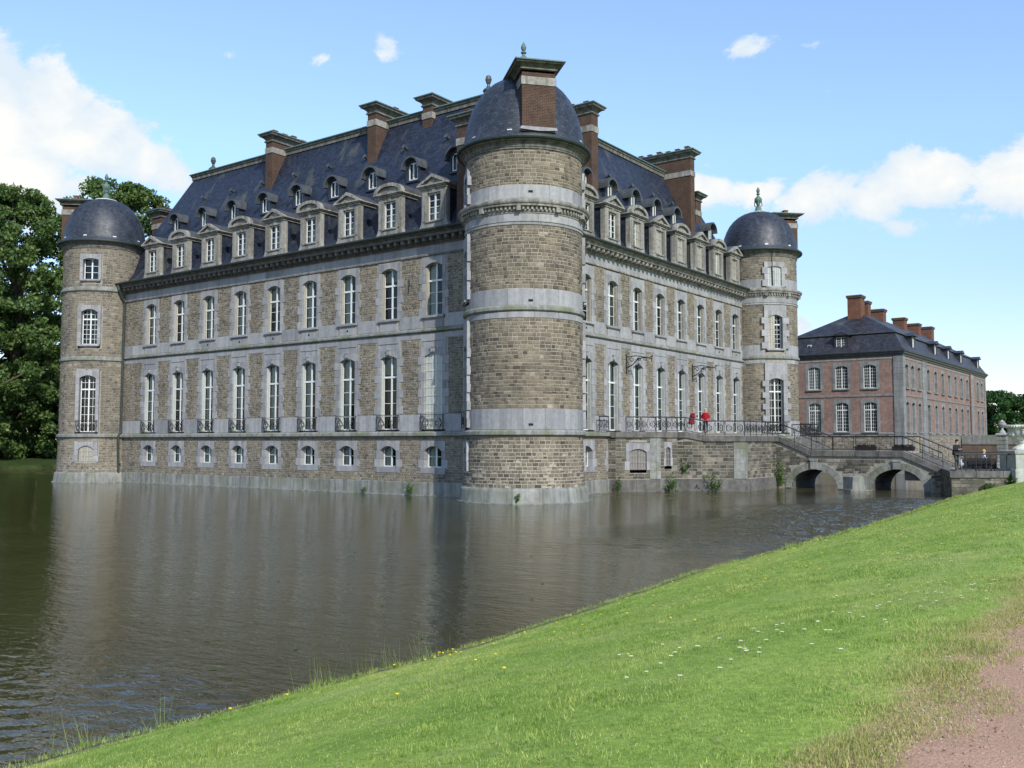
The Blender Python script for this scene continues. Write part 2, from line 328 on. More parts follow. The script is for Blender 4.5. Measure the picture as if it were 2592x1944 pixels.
# ------------------------------------------------------------------ mesh helpers
class MB:
    def __init__(s): s.v = []; s.f = []; s.m = []
    def add(s, vs, fs, m=0):
        o = len(s.v); s.v += [tuple(map(float, x)) for x in vs]; s.f += [tuple(i + o for i in f) for f in fs]; s.m += [m] * len(fs); return s
    def box(s, a0, a1, b0, b1, c0, c1, m=0, skip=''):
        vs = [(a0, b0, c0), (a1, b0, c0), (a1, b1, c0), (a0, b1, c0), (a0, b0, c1), (a1, b0, c1), (a1, b1, c1), (a0, b1, c1)]
        fs = {'z': (0, 3, 2, 1), 'Z': (4, 5, 6, 7), 'y': (0, 1, 5, 4), 'X': (1, 2, 6, 5), 'Y': (2, 3, 7, 6), 'x': (3, 0, 4, 7)}
        return s.add(vs, [f for k, f in fs.items() if k not in skip], m)
    def stone(s, a0, a1, c0, c1, b0, b1, ch=.012, m=0):
        """a block with chamfered front edge: front at depth b0, back at b1"""
        vs = [(a0, b1, c0), (a1, b1, c0), (a1, b1, c1), (a0, b1, c1), (a0, b0 + ch, c0), (a1, b0 + ch, c0), (a1, b0 + ch, c1), (a0, b0 + ch, c1),
              (a0 + ch, b0, c0 + ch), (a1 - ch, b0, c0 + ch), (a1 - ch, b0, c1 - ch), (a0 + ch, b0, c1 - ch)]
        fs = [(8, 9, 10, 11), (4, 5, 9, 8), (5, 6, 10, 9), (6, 7, 11, 10), (7, 4, 8, 11), (0, 1, 5, 4), (1, 2, 6, 5), (2, 3, 7, 6), (3, 0, 4, 7)]
        return s.add(vs, fs, m)
    def prism(s, poly, d0, d1, m=0):
        """polygon in (u,z), counter-clockwise seen from outside (-d), extruded from d0 to d1"""
        n = len(poly)
        vs = [(u, d0, z) for u, z in poly] + [(u, d1, z) for u, z in poly]
        fs = [tuple(range(n)), tuple(range(2 * n - 1, n - 1, -1))] + [(i + n, (i + 1) % n + n, (i + 1) % n, i) for i in range(n)]
        return s.add(vs, fs, m)
    def poly_up(s, poly, z0, z1, m=0):
        n = len(poly); vs = [(x, y, z0) for x, y in poly] + [(x, y, z1) for x, y in poly]
        return s.add(vs, [tuple(range(n - 1, -1, -1)), tuple(range(n, 2 * n))] + [(i, (i + 1) % n, (i + 1) % n + n, i + n) for i in range(n)], m)
    def lathe(s, prof, n=48, a0=0, a1=2 * PI, c=(0, 0), m=0):
        full = abs(a1 - a0 - 2 * PI) < 1e-6; k = n if full else n + 1; vs = []
        for r, z in prof:
            for i in range(k):
                a = a0 + (a1 - a0) * i / n; vs.append((c[0] + r * math.cos(a), c[1] + r * math.sin(a), z))
        fs = []
        for j in range(len(prof) - 1):
            for i in range(n):
                i2 = (i + 1) % k; fs.append((j * k + i, j * k + i2, (j + 1) * k + i2, (j + 1) * k + i))
        return s.add(vs, fs, m)
    def rings(s, x0, x1, y0, y1, prof, m=0, cap=False):
        """rectangle swept up through (outward offset, z) pairs"""
        vs = []
        for o, z in prof: vs += [(x0 - o, y0 - o, z), (x1 + o, y0 - o, z), (x1 + o, y1 + o, z), (x0 - o, y1 + o, z)]
        fs = []
        for j in range(len(prof) - 1):
            for i in range(4): fs.append((4 * j + i, 4 * j + (i + 1) % 4, 4 * j + 4 + (i + 1) % 4, 4 * j + 4 + i))
        if cap: fs.append(tuple(4 * (len(prof) - 1) + i for i in range(4)))
        return s.add(vs, fs, m)
    def tube(s, pts, r, n=5, m=0, cap=True):
        pts = [Vector(p) for p in pts]; k = len(pts); rr = r if isinstance(r, (list, tuple)) else [r] * k; vs = []
        up = None
        for i, p in enumerate(pts):
            t = (pts[min(i + 1, k - 1)] - pts[max(i - 1, 0)]).normalized()
            if up is None: up = t.orthogonal().normalized()
            up = (up - t * up.dot(t)); up = up.normalized() if up.length > 1e-6 else t.orthogonal().normalized()
            b = t.cross(up)
            for j in range(n):
                a = 2 * PI * j / n; vs.append(p + (up * math.cos(a) + b * math.sin(a)) * rr[i])
        fs = [(i * n + j, i * n + (j + 1) % n, (i + 1) * n + (j + 1) % n, (i + 1) * n + j) for i in range(k - 1) for j in range(n)]
        if cap: fs += [tuple(range(n - 1, -1, -1)), tuple((k - 1) * n + j for j in range(n))]
        return s.add(vs, fs, m)
    def ball(s, c, r, nu=10, nv=7, m=0):
        rx, ry, rz = r if isinstance(r, (tuple, list)) else (r,) * 3; vs = []; fs = []
        for j in range(nv + 1):
            t = PI * j / nv
            for i in range(nu):
                a = 2 * PI * i / nu; vs.append((c[0] + rx * math.sin(t) * math.cos(a), c[1] + ry * math.sin(t) * math.sin(a), c[2] - rz * math.cos(t)))
        for j in range(nv):
            for i in range(nu): fs.append((j * nu + i, j * nu + (i + 1) % nu, (j + 1) * nu + (i + 1) % nu, (j + 1) * nu + i))
        return s.add(vs, fs, m)
    def xf(s, mat, start=0):
        for i in range(start, len(s.v)): s.v[i] = tuple(mat @ Vector(s.v[i]))
        return s
    def mesh(s, name, mats, smooth=False):
        me = bpy.data.meshes.new(name); me.from_pydata(s.v, [], s.f)
        for k in (mats if isinstance(mats, (list, tuple)) else [mats]): me.materials.append(M[k])
        if any(s.m): me.polygons.foreach_set('material_index', s.m)
        if smooth: me.polygons.foreach_set('use_smooth', [True] * len(s.f))
        me.update(); return me
def link(name, data, parent=None, loc=(0, 0, 0), rz=0, **kw):
    o = bpy.data.objects.new(name, data); COL.objects.link(o)
    if parent is not None: o.parent = parent
    o.location = loc; o.rotation_euler = (0, 0, rz)
    for k, v in kw.items(): o[k] = v
    return o
def thing(name, label, cat, loc=(0, 0, 0), rz=0, data=None, group=None):
    o = link(name, data, None, loc, rz, label=label, category=cat)
    if group: o['group'] = group
    return o
def struct(name, me, kind='structure'): return link(name, me, kind=kind)
def np_mesh(name, v, f, mats, midx=None, smooth=False):
    """v (n,3), f (k,3 or 4) numpy -> mesh"""
    me = bpy.data.meshes.new(name); k = f.shape[1]
    me.vertices.add(len(v)); me.vertices.foreach_set('co', np.ascontiguousarray(v, np.float32).ravel())
    me.loops.add(f.size); me.loops.foreach_set('vertex_index', np.ascontiguousarray(f, np.int32).ravel())
    me.polygons.add(len(f)); me.polygons.foreach_set('loop_start', np.arange(0, f.size, k, dtype=np.int32)); me.polygons.foreach_set('loop_total', np.full(len(f), k, np.int32))
    for x in (mats if isinstance(mats, (list, tuple)) else [mats]): me.materials.append(M[x])
    if midx is not None: me.polygons.foreach_set('material_index', np.ascontiguousarray(midx, np.int32))
    me.update(calc_edges=True); me.validate(); return me

# ------------------------------------------------------------------ setting: water, land, path
def edge_y(x):
    return np.interp(x, [-70, -40, -34, -30.3, -27, -24, -17, -7, 3.7, 11.6, 17.5, 19.5], [-23.4, -23.0, -23.2, -22.95, -22.65, -22.35, -22.35, -22.1, -21.45, -20.9, -20.6, -20.6])
def path_y(x):
    x = np.asarray(x, float)
    return -31.15 + .07 * np.sin(x * 1.3) + .03 * np.sin(x * 3.1 + 1)
def land_z(x, y):
    s = np.clip((edge_y(x) - y) / 7.6, 0, 1)
    z = .22 + 1.63 * (1 - (1 - s) ** 1.35)
    return z + .03 * np.sin(x * .9 + y * .7) * np.sin(x * .37 - y * .5) * 4 * s * (1 - s)
def build_land():
    xs = np.concatenate([np.linspace(-90, -46, 12), np.linspace(-45, -20, 90), np.linspace(-19.5, 20, 70), [30, 45, 70, 120, 250]])
    ts = np.concatenate([[-.02, -.01], np.linspace(0, 7.8, 40), [9, 11, 14, 20, 40, 90]])
    v = []; nx, nt = len(xs), len(ts)
    for x in xs:
        e = float(edge_y(x)) + (.05 * math.sin(x * 3.1) + .04 * math.sin(x * 7.7))
        for k, t in enumerate(ts):
            y = e - t
            if k == 0: v.append((x, e + .10, -.6))
            elif k == 1: v.append((x, e + .04, .12))
            else: v.append((x, y, float(land_z(x, y))))
    f = [(i * nt + j, i * nt + j + 1, (i + 1) * nt + j + 1, (i + 1) * nt + j) for i in range(nx - 1) for j in range(nt - 1)]
    f = [tuple(reversed(q)) for q in f]
    mi = [1 if (k % (nt - 1)) < 4 else 0 for k in range(len(f))]
    me = np_mesh('lawn', np.array(v), np.array(f), ['lawn', 'soil'], mi); me.polygons.foreach_set('use_smooth', [True] * len(me.polygons))
    struct('lawn', me)
    # gravel path beside the lawn
    xs = np.linspace(-75, 40, 460); v = []; f = []
    for x in xs:
        a = float(path_y(x)); v += [(x, a - .12 + random.uniform(-.03, .03), 1.853), (x, a - .5, 1.872), (x, -35.2 + .1 * math.sin(x * 3), 1.875)]
    for i in range(len(xs) - 1):
        for j in range(2): f.append((i * 3 + j, (i + 1) * 3 + j, (i + 1) * 3 + j + 1, i * 3 + j + 1))
    f = [tuple(reversed(q)) for q in f]
    struct('gravel_path', np_mesh('gravel_path', np.array(v), np.array(f), 'gravel'))
    mb = MB(); mb.add([(-400, -24.5, 0), (500, -24.5, 0), (500, 500, 0), (-400, 500, 0)], [(0, 1, 2, 3)]); struct('water', mb.mesh('water', 'water'))
    def ripples(x0, x1, y0, y1, step, amp, lam, seed, cut):
        gx, gy = np.meshgrid(np.arange(x0, x1, step), np.arange(y0, y1, step), indexing='ij'); r_ = np.random.default_rng(seed); h = np.zeros_like(gx)
        for _ in range(16):
            an = R(HEAD) + r_.normal(0, .45); k = 2 * PI / (lam * r_.uniform(.55, 1.7)); h += np.sin((gx * math.cos(an) + gy * math.sin(an)) * k + r_.uniform(0, 6.28)) * r_.uniform(.4, 1) / k
        env = cut(gx, gy); z = h * amp * env + .006 * np.clip(env * 8, 0, 1) - .003
        z = z + .03 * np.clip(env, 0, 1)
        v = np.stack([gx, gy, z], -1).reshape(-1, 3); n0, n1 = gx.shape; i = (np.arange(n0 - 1)[:, None] * n1 + np.arange(n1 - 1)[None]).ravel()
        me = np_mesh('rippled_water', v, np.stack([i, i + n1, i + n1 + 1, i + 1], 1), 'water'); me.polygons.foreach_set('use_smooth', [True] * len(me.polygons)); struct('rippled_water', me)
    sm = lambda t: np.clip(t, 0, 1) ** 2 * (3 - 2 * np.clip(t, 0, 1))
    def cut_a(x, y): wob = 1.6 * np.sin(x * .23 + 1) + .9 * np.sin(x * .61) ; return sm((x + 24) / 14) * sm((17.5 - x) / 5) * sm((-13.5 + wob - y) / 4.5)
    ripples(-24, 18, -22.6, -10, .07, .11, .5, 3, cut_a)
    def cut_b(x, y): return sm((-35.6 - x - .10 * (y + 23)) / 4.0) * sm((-13 - y) / 5)
    ripples(-46, -34, -24.5, -12, .04, .036, .3, 5, cut_b)
    mb = MB(); mb.box(-420, 520, -26, 520, -1.6, -1.4); struct('moat_bed', mb.mesh('moat_bed', 'soil'))
    # park beyond the moat, left and behind
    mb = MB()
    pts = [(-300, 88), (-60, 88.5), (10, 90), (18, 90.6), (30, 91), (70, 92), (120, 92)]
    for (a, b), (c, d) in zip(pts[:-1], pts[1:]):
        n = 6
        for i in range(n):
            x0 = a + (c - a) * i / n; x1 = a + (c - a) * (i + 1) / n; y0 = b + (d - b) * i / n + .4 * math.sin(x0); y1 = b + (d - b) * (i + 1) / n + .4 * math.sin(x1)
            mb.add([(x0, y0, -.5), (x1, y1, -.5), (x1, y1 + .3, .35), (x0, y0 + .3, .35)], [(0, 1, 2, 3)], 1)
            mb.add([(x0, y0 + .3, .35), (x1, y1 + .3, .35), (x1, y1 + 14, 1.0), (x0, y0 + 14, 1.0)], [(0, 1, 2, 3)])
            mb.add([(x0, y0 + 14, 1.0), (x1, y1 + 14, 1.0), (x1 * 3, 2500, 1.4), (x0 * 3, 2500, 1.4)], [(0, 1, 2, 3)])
    struct('park_lawn', mb.mesh('park_lawn', ['shaded_lawn', 'shaded_lawn']))
    mb = MB(); mb.box(112, 2500, -400, 91, -1, 1.1); struct('park_ground', mb.mesh('park_ground', 'lawn'))
    mb = MB(); mb.add([(-2500, -2500, 1.2), (2500, -2500, 1.2), (2500, -110, 1.2), (-2500, -110, 1.2)], [(0, 1, 2, 3)]); struct('far_ground', mb.mesh('far_ground', 'lawn'))
build_land()

# ------------------------------------------------------------------ castle
castle = thing('castle', 'grey stone moated castle with round domed corner towers and steep slate roof', 'castle')
F1 = dict(loc=(.15, 0, 0), rz=-PI / 2)      # long facade on the left, outside normal -X, local u = -y
F2 = dict(loc=(0, .7, 0), rz=0)             # entrance facade, outside normal -Y, local u = x
YL, XR = 45.9, 38.0                          # axes of the far left and right towers
BAY1 = [-(7.25 + 3.935 * i) for i in range(9)]
BAY2 = [4.57 + 3.578 * i for i in range(9)]

def free_spans(u0, u1, obs):
    sp = [(u0, u1)]
    for a, b in obs:
        nx = []
        for s, e in sp:
            if b <= s or a >= e: nx.append((s, e))
            else:
                if a > s: nx.append((s, a))
                if b < e: nx.append((b, e))
        sp = nx
    return [x for x in sp if x[1] - x[0] > .07]
def rubble(mb, u0, u1, z0, z1, obs=(), h=.155, ln=(.17, .38), blocked=None, back=.05):
    n = max(1, round((z1 - z0) / h)); hs = [random.uniform(.72, 1.3) for _ in range(n)]; sc_ = (z1 - z0) / sum(hs); zz_ = z0
    for k in range(n):
        hh = hs[k] * sc_; za = zz_; zb = za + hh; zz_ = zb
        o = [(a, b) for a, b, c, d in obs if min(zb, d) - max(za, c) > .35 * hh]
        for s, e in free_spans(u0, u1, o):
            p = s
            while p < e - .02:
                l = random.uniform(*ln) * (.75 + .5 * random.random() ** 2) * (hh / h) ** .5
                if e - (p + l) < ln[0] * .7: l = e - p
                if not (blocked and blocked(p, p + l, za, zb)):
                    g = .013
                    mb.stone(p + g, p + l - g, za + g, zb - g + random.uniform(-.008, .004), random.uniform(-.022, .004), back, .014)
                p += l
def backing(mb, u0, u1, z0, z1, obs, d=.009, m=0):
    us = sorted({u0, u1, *[min(max(x, u0), u1) for o in obs for x in o[:2]]}); zs = sorted({z0, z1, *[min(max(x, z0), z1) for o in obs for x in o[2:]]})
    for a, b in zip(us[:-1], us[1:]):
        for c, e in zip(zs[:-1], zs[1:]):
            um, zm = (a + b) / 2, (c + e) / 2
            if any(o[0] < um < o[1] and o[2] < zm < o[3] for o in obs): continue
            mb.add([(a, d, c), (b, d, c), (b, d, e), (a, d, e)], [(0, 1, 2, 3)], m)
def ashlar(mb, u0, u1, z0, z1, d0, d1, ln=1.2, obs=(), m=0, g=.011):
    for s, e in free_spans(u0, u1, obs):
        n = max(1, round((e - s) / ln)); l = (e - s) / n
        for i in range(n): mb.box(s + i * l + g, s + (i + 1) * l - g, d0 + random.uniform(-.004, .004), d1, z0 + g, z1 - g, m, 'Y')

# --- window kinds (local facade frame; z is height above the water)
def arch_pts(w, zs, zc, n):
    return [(-w / 2 + w * i / n, zs + (zc - zs) * (1 - (2 * i / n - 1) ** 2)) for i in range(n + 1)]
def surround_mesh(w, z0, zs, zc, sw, tooth, ztop, depth, key=False, panel=None, sill=None, apron=None, batter=0, mat='ashlar'):
    mb = MB(); n = max(2, round((zs - z0) / .52)); h = (zs - z0) / n; g = .006
    for i in range(n):
        za, zb = z0 + i * h, z0 + (i + 1) * h; t = tooth if i % 2 == 0 else 0
        for s in (-1, 1):
            fo = sw + t + batter * (1 - (za - z0) / (zs - z0))
            a, b = sorted((s * w / 2, s * fo)); mb.box(a + (g if s > 0 and 0 else 0), b, -.03 + random.uniform(-.003, .003), depth, za + g, zb - g)
    ap = arch_pts(w, zs, zc, 10)
    NV = 5; top = zc + .34
    xs = np.linspace(-sw, sw, NV + 1)
    mb.box(-sw, -w / 2, -.028, depth, zs + g, top); mb.box(w / 2, sw, -.028, depth, zs + g, top)
    for k in range(NV):
        lo = ap[2 * k:2 * k + 3]; x0 = -w / 2 + w * k / NV; x1 = x0 + w / NV
        mb.prism([(lo[0][0] + .004, lo[0][1]), lo[1], (lo[2][0] - .004, lo[2][1]), (x1 - .004, top), (x0 + .004, top)], -.03 - (.012 if k == 2 else random.uniform(0, .006)), depth)
    if ztop > top + .02: mb.box(-sw, sw, -.026, .3, top + .004, ztop - .004)
    if key: mb.box(-.13, .13, -.15, -.03, zc + .08, zc + .36); mb.box(-.17, .17, -.18, -.03, zc + .36, zc + .42)
    if panel:
        a, b = panel; mb.box(-sw + .12, sw - .12, -.065, -.026, b - .06, b); mb.box(-sw + .12, -sw + .17, -.05, -.026, a, b - .06); mb.box(sw - .17, sw - .12, -.05, -.026, a, b - .06)
    if sill: mb.box(-w / 2 - .2, w / 2 + .2, -.17, depth, sill - .13, sill); mb.box(-w / 2 - .12, w / 2 + .12, -.09, 0, sill - .2, sill - .13)
    if apron: mb.box(-w / 2 - .05, w / 2 + .05, -.035, .0, apron[0], apron[1])
    return mb.mesh('surround', mat)
def sash(w, z0, zt, d, cols, rows, transom=None, th=.05, fw=.07):
    """white window: returns frame mesh builder and pane quads"""
    fr = MB(); gl = MB(); hw = w / 2
    fr.box(-hw, -hw + fw, d, d + th, z0, zt); fr.box(hw - fw, hw, d, d + th, z0, zt)
    fr.box(-hw + fw, hw - fw, d, d + th, z0, z0 + fw * 1.4); fr.box(-hw + fw, hw - fw, d, d + th, zt - fw, zt)
    fr.box(-.055, .055, d - .02, d + th, z0 + fw * 1.4, zt - fw)
    za = z0 + fw * 1.4; segs = [(za, zt - fw, rows)]
    if transom:
        fr.box(-hw + fw, hw - fw, d - .025, d + th - .005, transom - .06, transom + .06); segs = [(za, transom - .06, rows), (transom + .06, zt - fw, 1 if rows < 5 else 2)]
    for s in (-1, 1):
        a, b = sorted((s * .055, s * (hw - fw)))
        for c, e, r in segs:
            for i in range(r):
                p, q = c + (e - c) * i / r, c + (e - c) * (i + 1) / r
                if i: fr.box(a, b, d + .008, d + th - .012, p - .016, p + .016)
                for j in range(cols):
                    x0, x1 = a + (b - a) * j / cols, a + (b - a) * (j + 1) / cols
                    if j and i == 0: fr.box(x0 - .013, x0 + .013, d + .012, d + th - .016, c, e)
                    gl.add([(x0 + .012, d + .03 + random.uniform(0, .004), p + .012), (x1 - .012, d + .03 + random.uniform(0, .004), p + .012), (x1 - .012, d + .03, q - .012), (x0 + .012, d + .03, q - .012)], [(0, 1, 2, 3)])
    return fr, gl
def shutter_mesh(w, z0, z1, side, louvre=False):
    """folded shutter lying along the reveal"""
    mb = MB(); x = side * (w / 2 - .035); a, b = sorted((x, x - side * .035))
    mb.box(a, b, .04, .285, z0, z1)
    n = max(2, round((z1 - z0) / 1.1))
    for i in range(n):
        za, zb = z0 + (z1 - z0) * i / n + .06, z0 + (z1 - z0) * (i + 1) / n - .06
        xi = x - side * .035; c, e = sorted((xi, xi - side * .012))
        if louvre:
            k = int((zb - za) / .07)
            for j in range(k): mb.box(c, e, .075, .25, za + j * .07, za + j * .07 + .045)
        else: mb.box(c, e, .085, .24, za, zb)
    return mb
def closed_shutter(w, z0, z1, d, side, louvre=False):
    mb = MB(); a, b = sorted((0.012 * side, side * (w / 2 - .02)))
    mb.box(a, b, d, d + .04, z0, z1)
    k = 3
    for j in range(k):
        x0 = a + (b - a) * j / k; mb.box(x0 + .025, x0 + (b - a) / k - .025, d - .03, d, z0 + .02, z1 - .02)
    n = max(3, round((z1 - z0) / .55))
    for i in range(n + 1):
        z = z0 + (z1 - z0 - .1) * i / n; mb.box(a, b, d - .05, d - .03, z, z + .08)
    if louvre:
        for i in range(int((z1 - z0) / .075)): mb.box(a + .05, b - .05, d - .02, d, z0 + .06 + i * .075, z0 + .1 + i * .075)
    return mb
def scroll(cx, cz, r, turns, flip, start=0):
    pts = []
    for i in range(15):
        t = i / 14; a = start + flip * turns * 2 * PI * t; rr = r * (1 - .82 * t); pts.append((cx + rr * math.cos(a), 0, cz + rr * math.sin(a)))
    return pts
def railing_panel(w, z0, h, d=0):
    mb = MB(); t = .016
    mb.tube([(-w / 2, d, z0 + h), (w / 2, d, z0 + h)], .026, 4); mb.tube([(-w / 2, d, z0 + .06), (w / 2, d, z0 + .06)], .016, 4); mb.tube([(-w / 2, d, z0 + h - .1), (w / 2, d, z0 + h - .1)], .012, 4)
    for x in (-w / 2, w / 2): mb.tube([(x, d, z0), (x, d, z0 + h)], .02, 4)
    q = w / 4; cz = z0 + h * .47; r = min(q * .92, h * .36)
    for s in (-1, 1):
        for (c, f, st) in ((s * q * 1.02, s, -PI / 2), (s * q * 1.02, -s, PI / 2)):
            mb.tube([(x, d + y, z) for x, y, z in scroll(c, cz, r, 1.2, f, st)], .021, 4, cap=False)
        mb.tube([(s * (w / 2 - .05), d, z0 + .08), (s * (w / 2 - .12), d, z0 + h * .3), (s * (w / 2 - .04), d, z0 + h * .6), (s * (w / 2 - .1), d, z0 + h - .12)], .012, 4, cap=False)
    mb.tube([(.09 * math.sin(i / 12 * 2 * PI), d, cz + .22 * math.cos(i / 12 * 2 * PI)) for i in range(13)], .014, 4, cap=False)
    return mb
def balcony_mesh(w, z0, h=1.0):
    mb = railing_panel(w, z0, h, -.14)
    for x in (-w / 2, w / 2): mb.tube([(x, -.14, z0 + h), (x, .0, z0 + h)], .02, 4); mb.tube([(x, -.14, z0 + .06), (x, .0, z0 + .06)], .016, 4)
    return mb.mesh('railing', 'iron')

class WinKind:
    """one kind of window: shared meshes for the frame and its sub-parts"""
    def __init__(k, w, z0, zs, zc, sw, tooth, ztop, depth=.45, d=.3, cols=1, rows=4, transom=None, rail=False, shut=None, closed=None, fmat='white_paint', smat='ashlar', curtain=True, **kw):
        fr, gl = sash(w, z0, zc, d, cols, rows, transom)
        k.parts = [('surround', surround_mesh(w, z0, zs, zc, sw, tooth, ztop, depth, mat=smat, **kw))]
        k.frame = fr.mesh('window', fmat); k.pane = gl.mesh('pane', 'glass')
        if rail: k.parts.append(('railing', balcony_mesh(w + .42, z0 - .06, 1.03)))
        if shut:
            for s in (-1, 1): k.parts.append(('shutter', shutter_mesh(w, z0 + .02, zs - .02, s, shut == 'louvre').mesh('shutter', 'shutter_paint' if z0 < 9 else 'cream_paint')))
        k.closed = [closed_shutter(w, z0 + .03, zc, .12, s, True).mesh('shutter', closed or 'shutter_paint') for s in (-1, 1)]
        cu = MB(); n = 10
        for s, full in ((-1, 1), (1, 0)):
            vs = []
            for i in range(n + 1):
                t = i / n; x = s * (w / 2 - .05) * (1 - t * (.85 if full else .35)); dd = d + .16 + .03 * math.sin(i * 2.1)
                vs += [(x, dd, z0 + .05), (x * (1 if i < n else .9), dd, zc)]
            cu.add(vs, [(2 * i, 2 * i + 2, 2 * i + 3, 2 * i + 1) for i in range(n)])
        k.curtain = cu.mesh('curtain', 'curtain') if curtain else None
        k.blinds = []
        for t in (.25, .45, .8):
            bl = MB(); bl.box(-w / 2 + .06, w / 2 - .06, d + .1, d + .12, zc - (zc - z0) * t, zc - .02); k.blinds.append(bl.mesh('blind', 'cream_paint'))
        k.w, k.z0, k.zc = w, z0, zc
    def put(k, face, u, parent=None, closed=(), curtain=True, zoff=0):
        rz = face['rz']; l = face['loc']; loc = (l[0] + u * math.cos(rz), l[1] + u * math.sin(rz), l[2] + zoff)
        o = link('window', k.frame, parent or castle, loc, rz)
        link('pane', k.pane, o)
        for n, me in k.parts:
            if n == 'shutter' and closed: continue
            link(n, me, o)
        for i in closed: link('shutter', k.closed[i], o)
        if curtain and k.curtain: link('curtain', k.curtain, o)
        elif k.curtain and getattr(k, 'blinds', None) and not closed: link('blind', k.blinds[int(abs(u) * 7) % 3], o)
        return o
K_low = WinKind(1.5, 4.22, 8.95, 9.15, 1.04, .27, 10.45, rows=4, transom=7.75, rail=True, shut='panel', closed='panel_paint', key=True, panel=(9.62, 10.0))
K_low2 = WinKind(1.45, 4.22, 8.85, 9.1, 1.04, .24, 10.45, rows=4, transom=7.6, rail=False, shut='louvre', key=True, panel=(9.62, 10.0))
K_up = WinKind(1.5, 11.58, 14.78, 15.03, 1.0, .27, 15.45, rows=3, transom=13.9, shut='panel', sill=11.58, apron=(10.8, 11.36))
K_up2 = WinKind(1.4, 11.52, 14.5, 14.75, 1.0, .24, 15.4, rows=3, transom=13.75, shut='louvre', sill=11.52, apron=(10.8, 11.3))
K_bas = WinKind(1.46, 1.76, 2.85, 3.17, 1.02, .1, 3.45, depth=.48, d=.36, rows=2, batter=.12, curtain=True)
K_bas_w = WinKind(1.7, 1.55, 2.75, 3.05, 1.15, .1, 3.45, depth=.4, d=.25, rows=3, cols=2, curtain=False, closed='cream_paint')

def facade(face, bays, ua, ub, klow, kup, rail, closed_low, name):
    """one long wall between two towers: backing, rubble, dressed bands, cornice, windows"""
    wall = MB(); st = MB(); band = MB(); ledge = MB()
    obs = []
    for u in bays: obs += [(u - 1.0, u + 1.0, 1.45, 3.5), (u - 1.03, u + 1.03, 4.1, 10.5), (u - .99, u + .99, 11.4, 15.46)]
    backing(wall, ua, ub, .5, 16.2, obs)
    rub = [(u - 1.0, u + 1.0, 1.4, 3.5) for u in bays] + [(u - 1.2, u + 1.2, 4, 10.5) for u in bays] + [(u - 1.14, u + 1.14, 11.4, 15.5) for u in bays]
    rubble(st, ua, ub, .86, 3.74, rub); rubble(st, ua, ub, 5.22, 10.08, rub); rubble(st, ua, ub, 11.66, 15.48, rub)
    for u in bays:   # surround base of the cellar window
        band.box(u - 1.05, u + 1.05, -.028, .3, 1.42, 1.79)
    lowobs = [(u - 1.03, u + 1.03) for u in bays]
    ashlar(band, ua, ub, 4.13, 5.2, -.03, .1, 1.4, lowobs)
    ashlar(band, ua, ub, 10.1, 10.46, -.024, .1, 1.5, lowobs)
    ashlar(band, ua, ub, 10.8, 11.64, -.03, .1, 1.6, [(u - .99, u + .99) for u in bays])
    ashlar(band, ua, ub, 15.62, 16.18, -.03, .1, 1.9)
    def sweep(mb, prof, m=0):   # moulding swept along u: (d, z) from bottom to top
        vs = [(u, d, z) for u in (ua, ub) for d, z in prof]; n = len(prof)
        mb.add(vs, [(i, n + i, n + i + 1, i + 1) for i in range(n - 1)], m)
    sweep(ledge, [(.05, 3.74), (-.08, 3.78), (-.22, 3.82), (-.24, 3.84), (-.24, 4.02), (-.2, 4.07), (.05, 4.14)])
    sweep(ledge, [(.05, 10.46), (-.05, 10.5), (-.15, 10.56), (-.17, 10.58), (-.17, 10.68), (.05, 10.84)])
    corn = MB()
    sweep(corn, [(.05, 15.48), (-.08, 15.5), (-.08, 15.57), (-.04, 15.63), (.0, 15.63)])
    sweep(corn, [(.0, 16.16), (-.06, 16.18), (-.06, 16.26), (-.14, 16.32), (-.14, 16.58), (-.62, 16.6), (-.66, 16.62), (-.66, 16.78), (-.8, 16.86), (-.86, 16.98), (-.2, 17.02)])
    n = int((ub - ua) / .62)
    for i in range(n):
        u = ua + (i + .5) * (ub - ua) / n; corn.box(u - .13, u + .13, -.56, -.13, 16.36, 16.595); corn.box(u - .1, u + .1, -.60, -.56, 16.4, 16.595)
    gut = MB(); gut.tube([(ua, -.92, 17.0), (ub, -.92, 17.0)], .1, 8); pl = MB()
    ashlar(pl, ua, ub, -.7, .84, -.17, .1, 2.2); pl.box(ua, ub, -.17, .05, .80, .86); pl.box(ua, ub, -.30, -.1, -.7, .05)
    w = link(name, wall.mesh(name, 'mortar'), castle, **face)
    link('stone', st.mesh('stone', 'rubble'), w, kind='stuff'); link('ashlar_band', band.mesh('ashlar_band', 'ashlar'), w, kind='stuff')
    link('ledge', ledge.mesh('ledge', 'ashlar_mossy'), w); link('cornice', corn.mesh('cornice', 'coping' if name == 'long_wall' else 'dormer_stone'), w); link('gutter', gut.mesh('gutter', 'copper'), w)
    link('plinth', pl.mesh('plinth', 'plinth'), w, kind='stuff')
    for i, u in enumerate(bays):
        klow.put(face, u, closed=(0, 1) if i in closed_low else (), curtain=i not in (1, 7))
        kup.put(face, u, curtain=i % 3 != 1)
        K_bas.put(face, u)
        if i in (1, 2, 5, 6): # weep holes of the sill band
            pass
    return w
wl = facade(F1, BAY1, -(YL - 3.0), -3.0, K_low, K_up, True, (0,), 'long_wall')
wr = facade(F2, BAY2, 3.0, XR - 3.0, K_low2, K_up2, False, (), 'entrance_wall')
# plain walls on the two far sides and dark rooms
mb = MB(); mb.box(XR - .3, XR - .15, 3, YL - 3, -.7, 16.9); mb.box(3, XR - 3, 45.05, 45.2, -.7, 16.9)
link('rear_wall', mb.mesh('rear_wall', 'rubble'), castle)
mb = MB(); mb.box(2.0, XR - 2, 2.6, YL - 3, .2, 16.5); link('inner_wall', mb.mesh('inner_wall', 'dark_room'), castle)

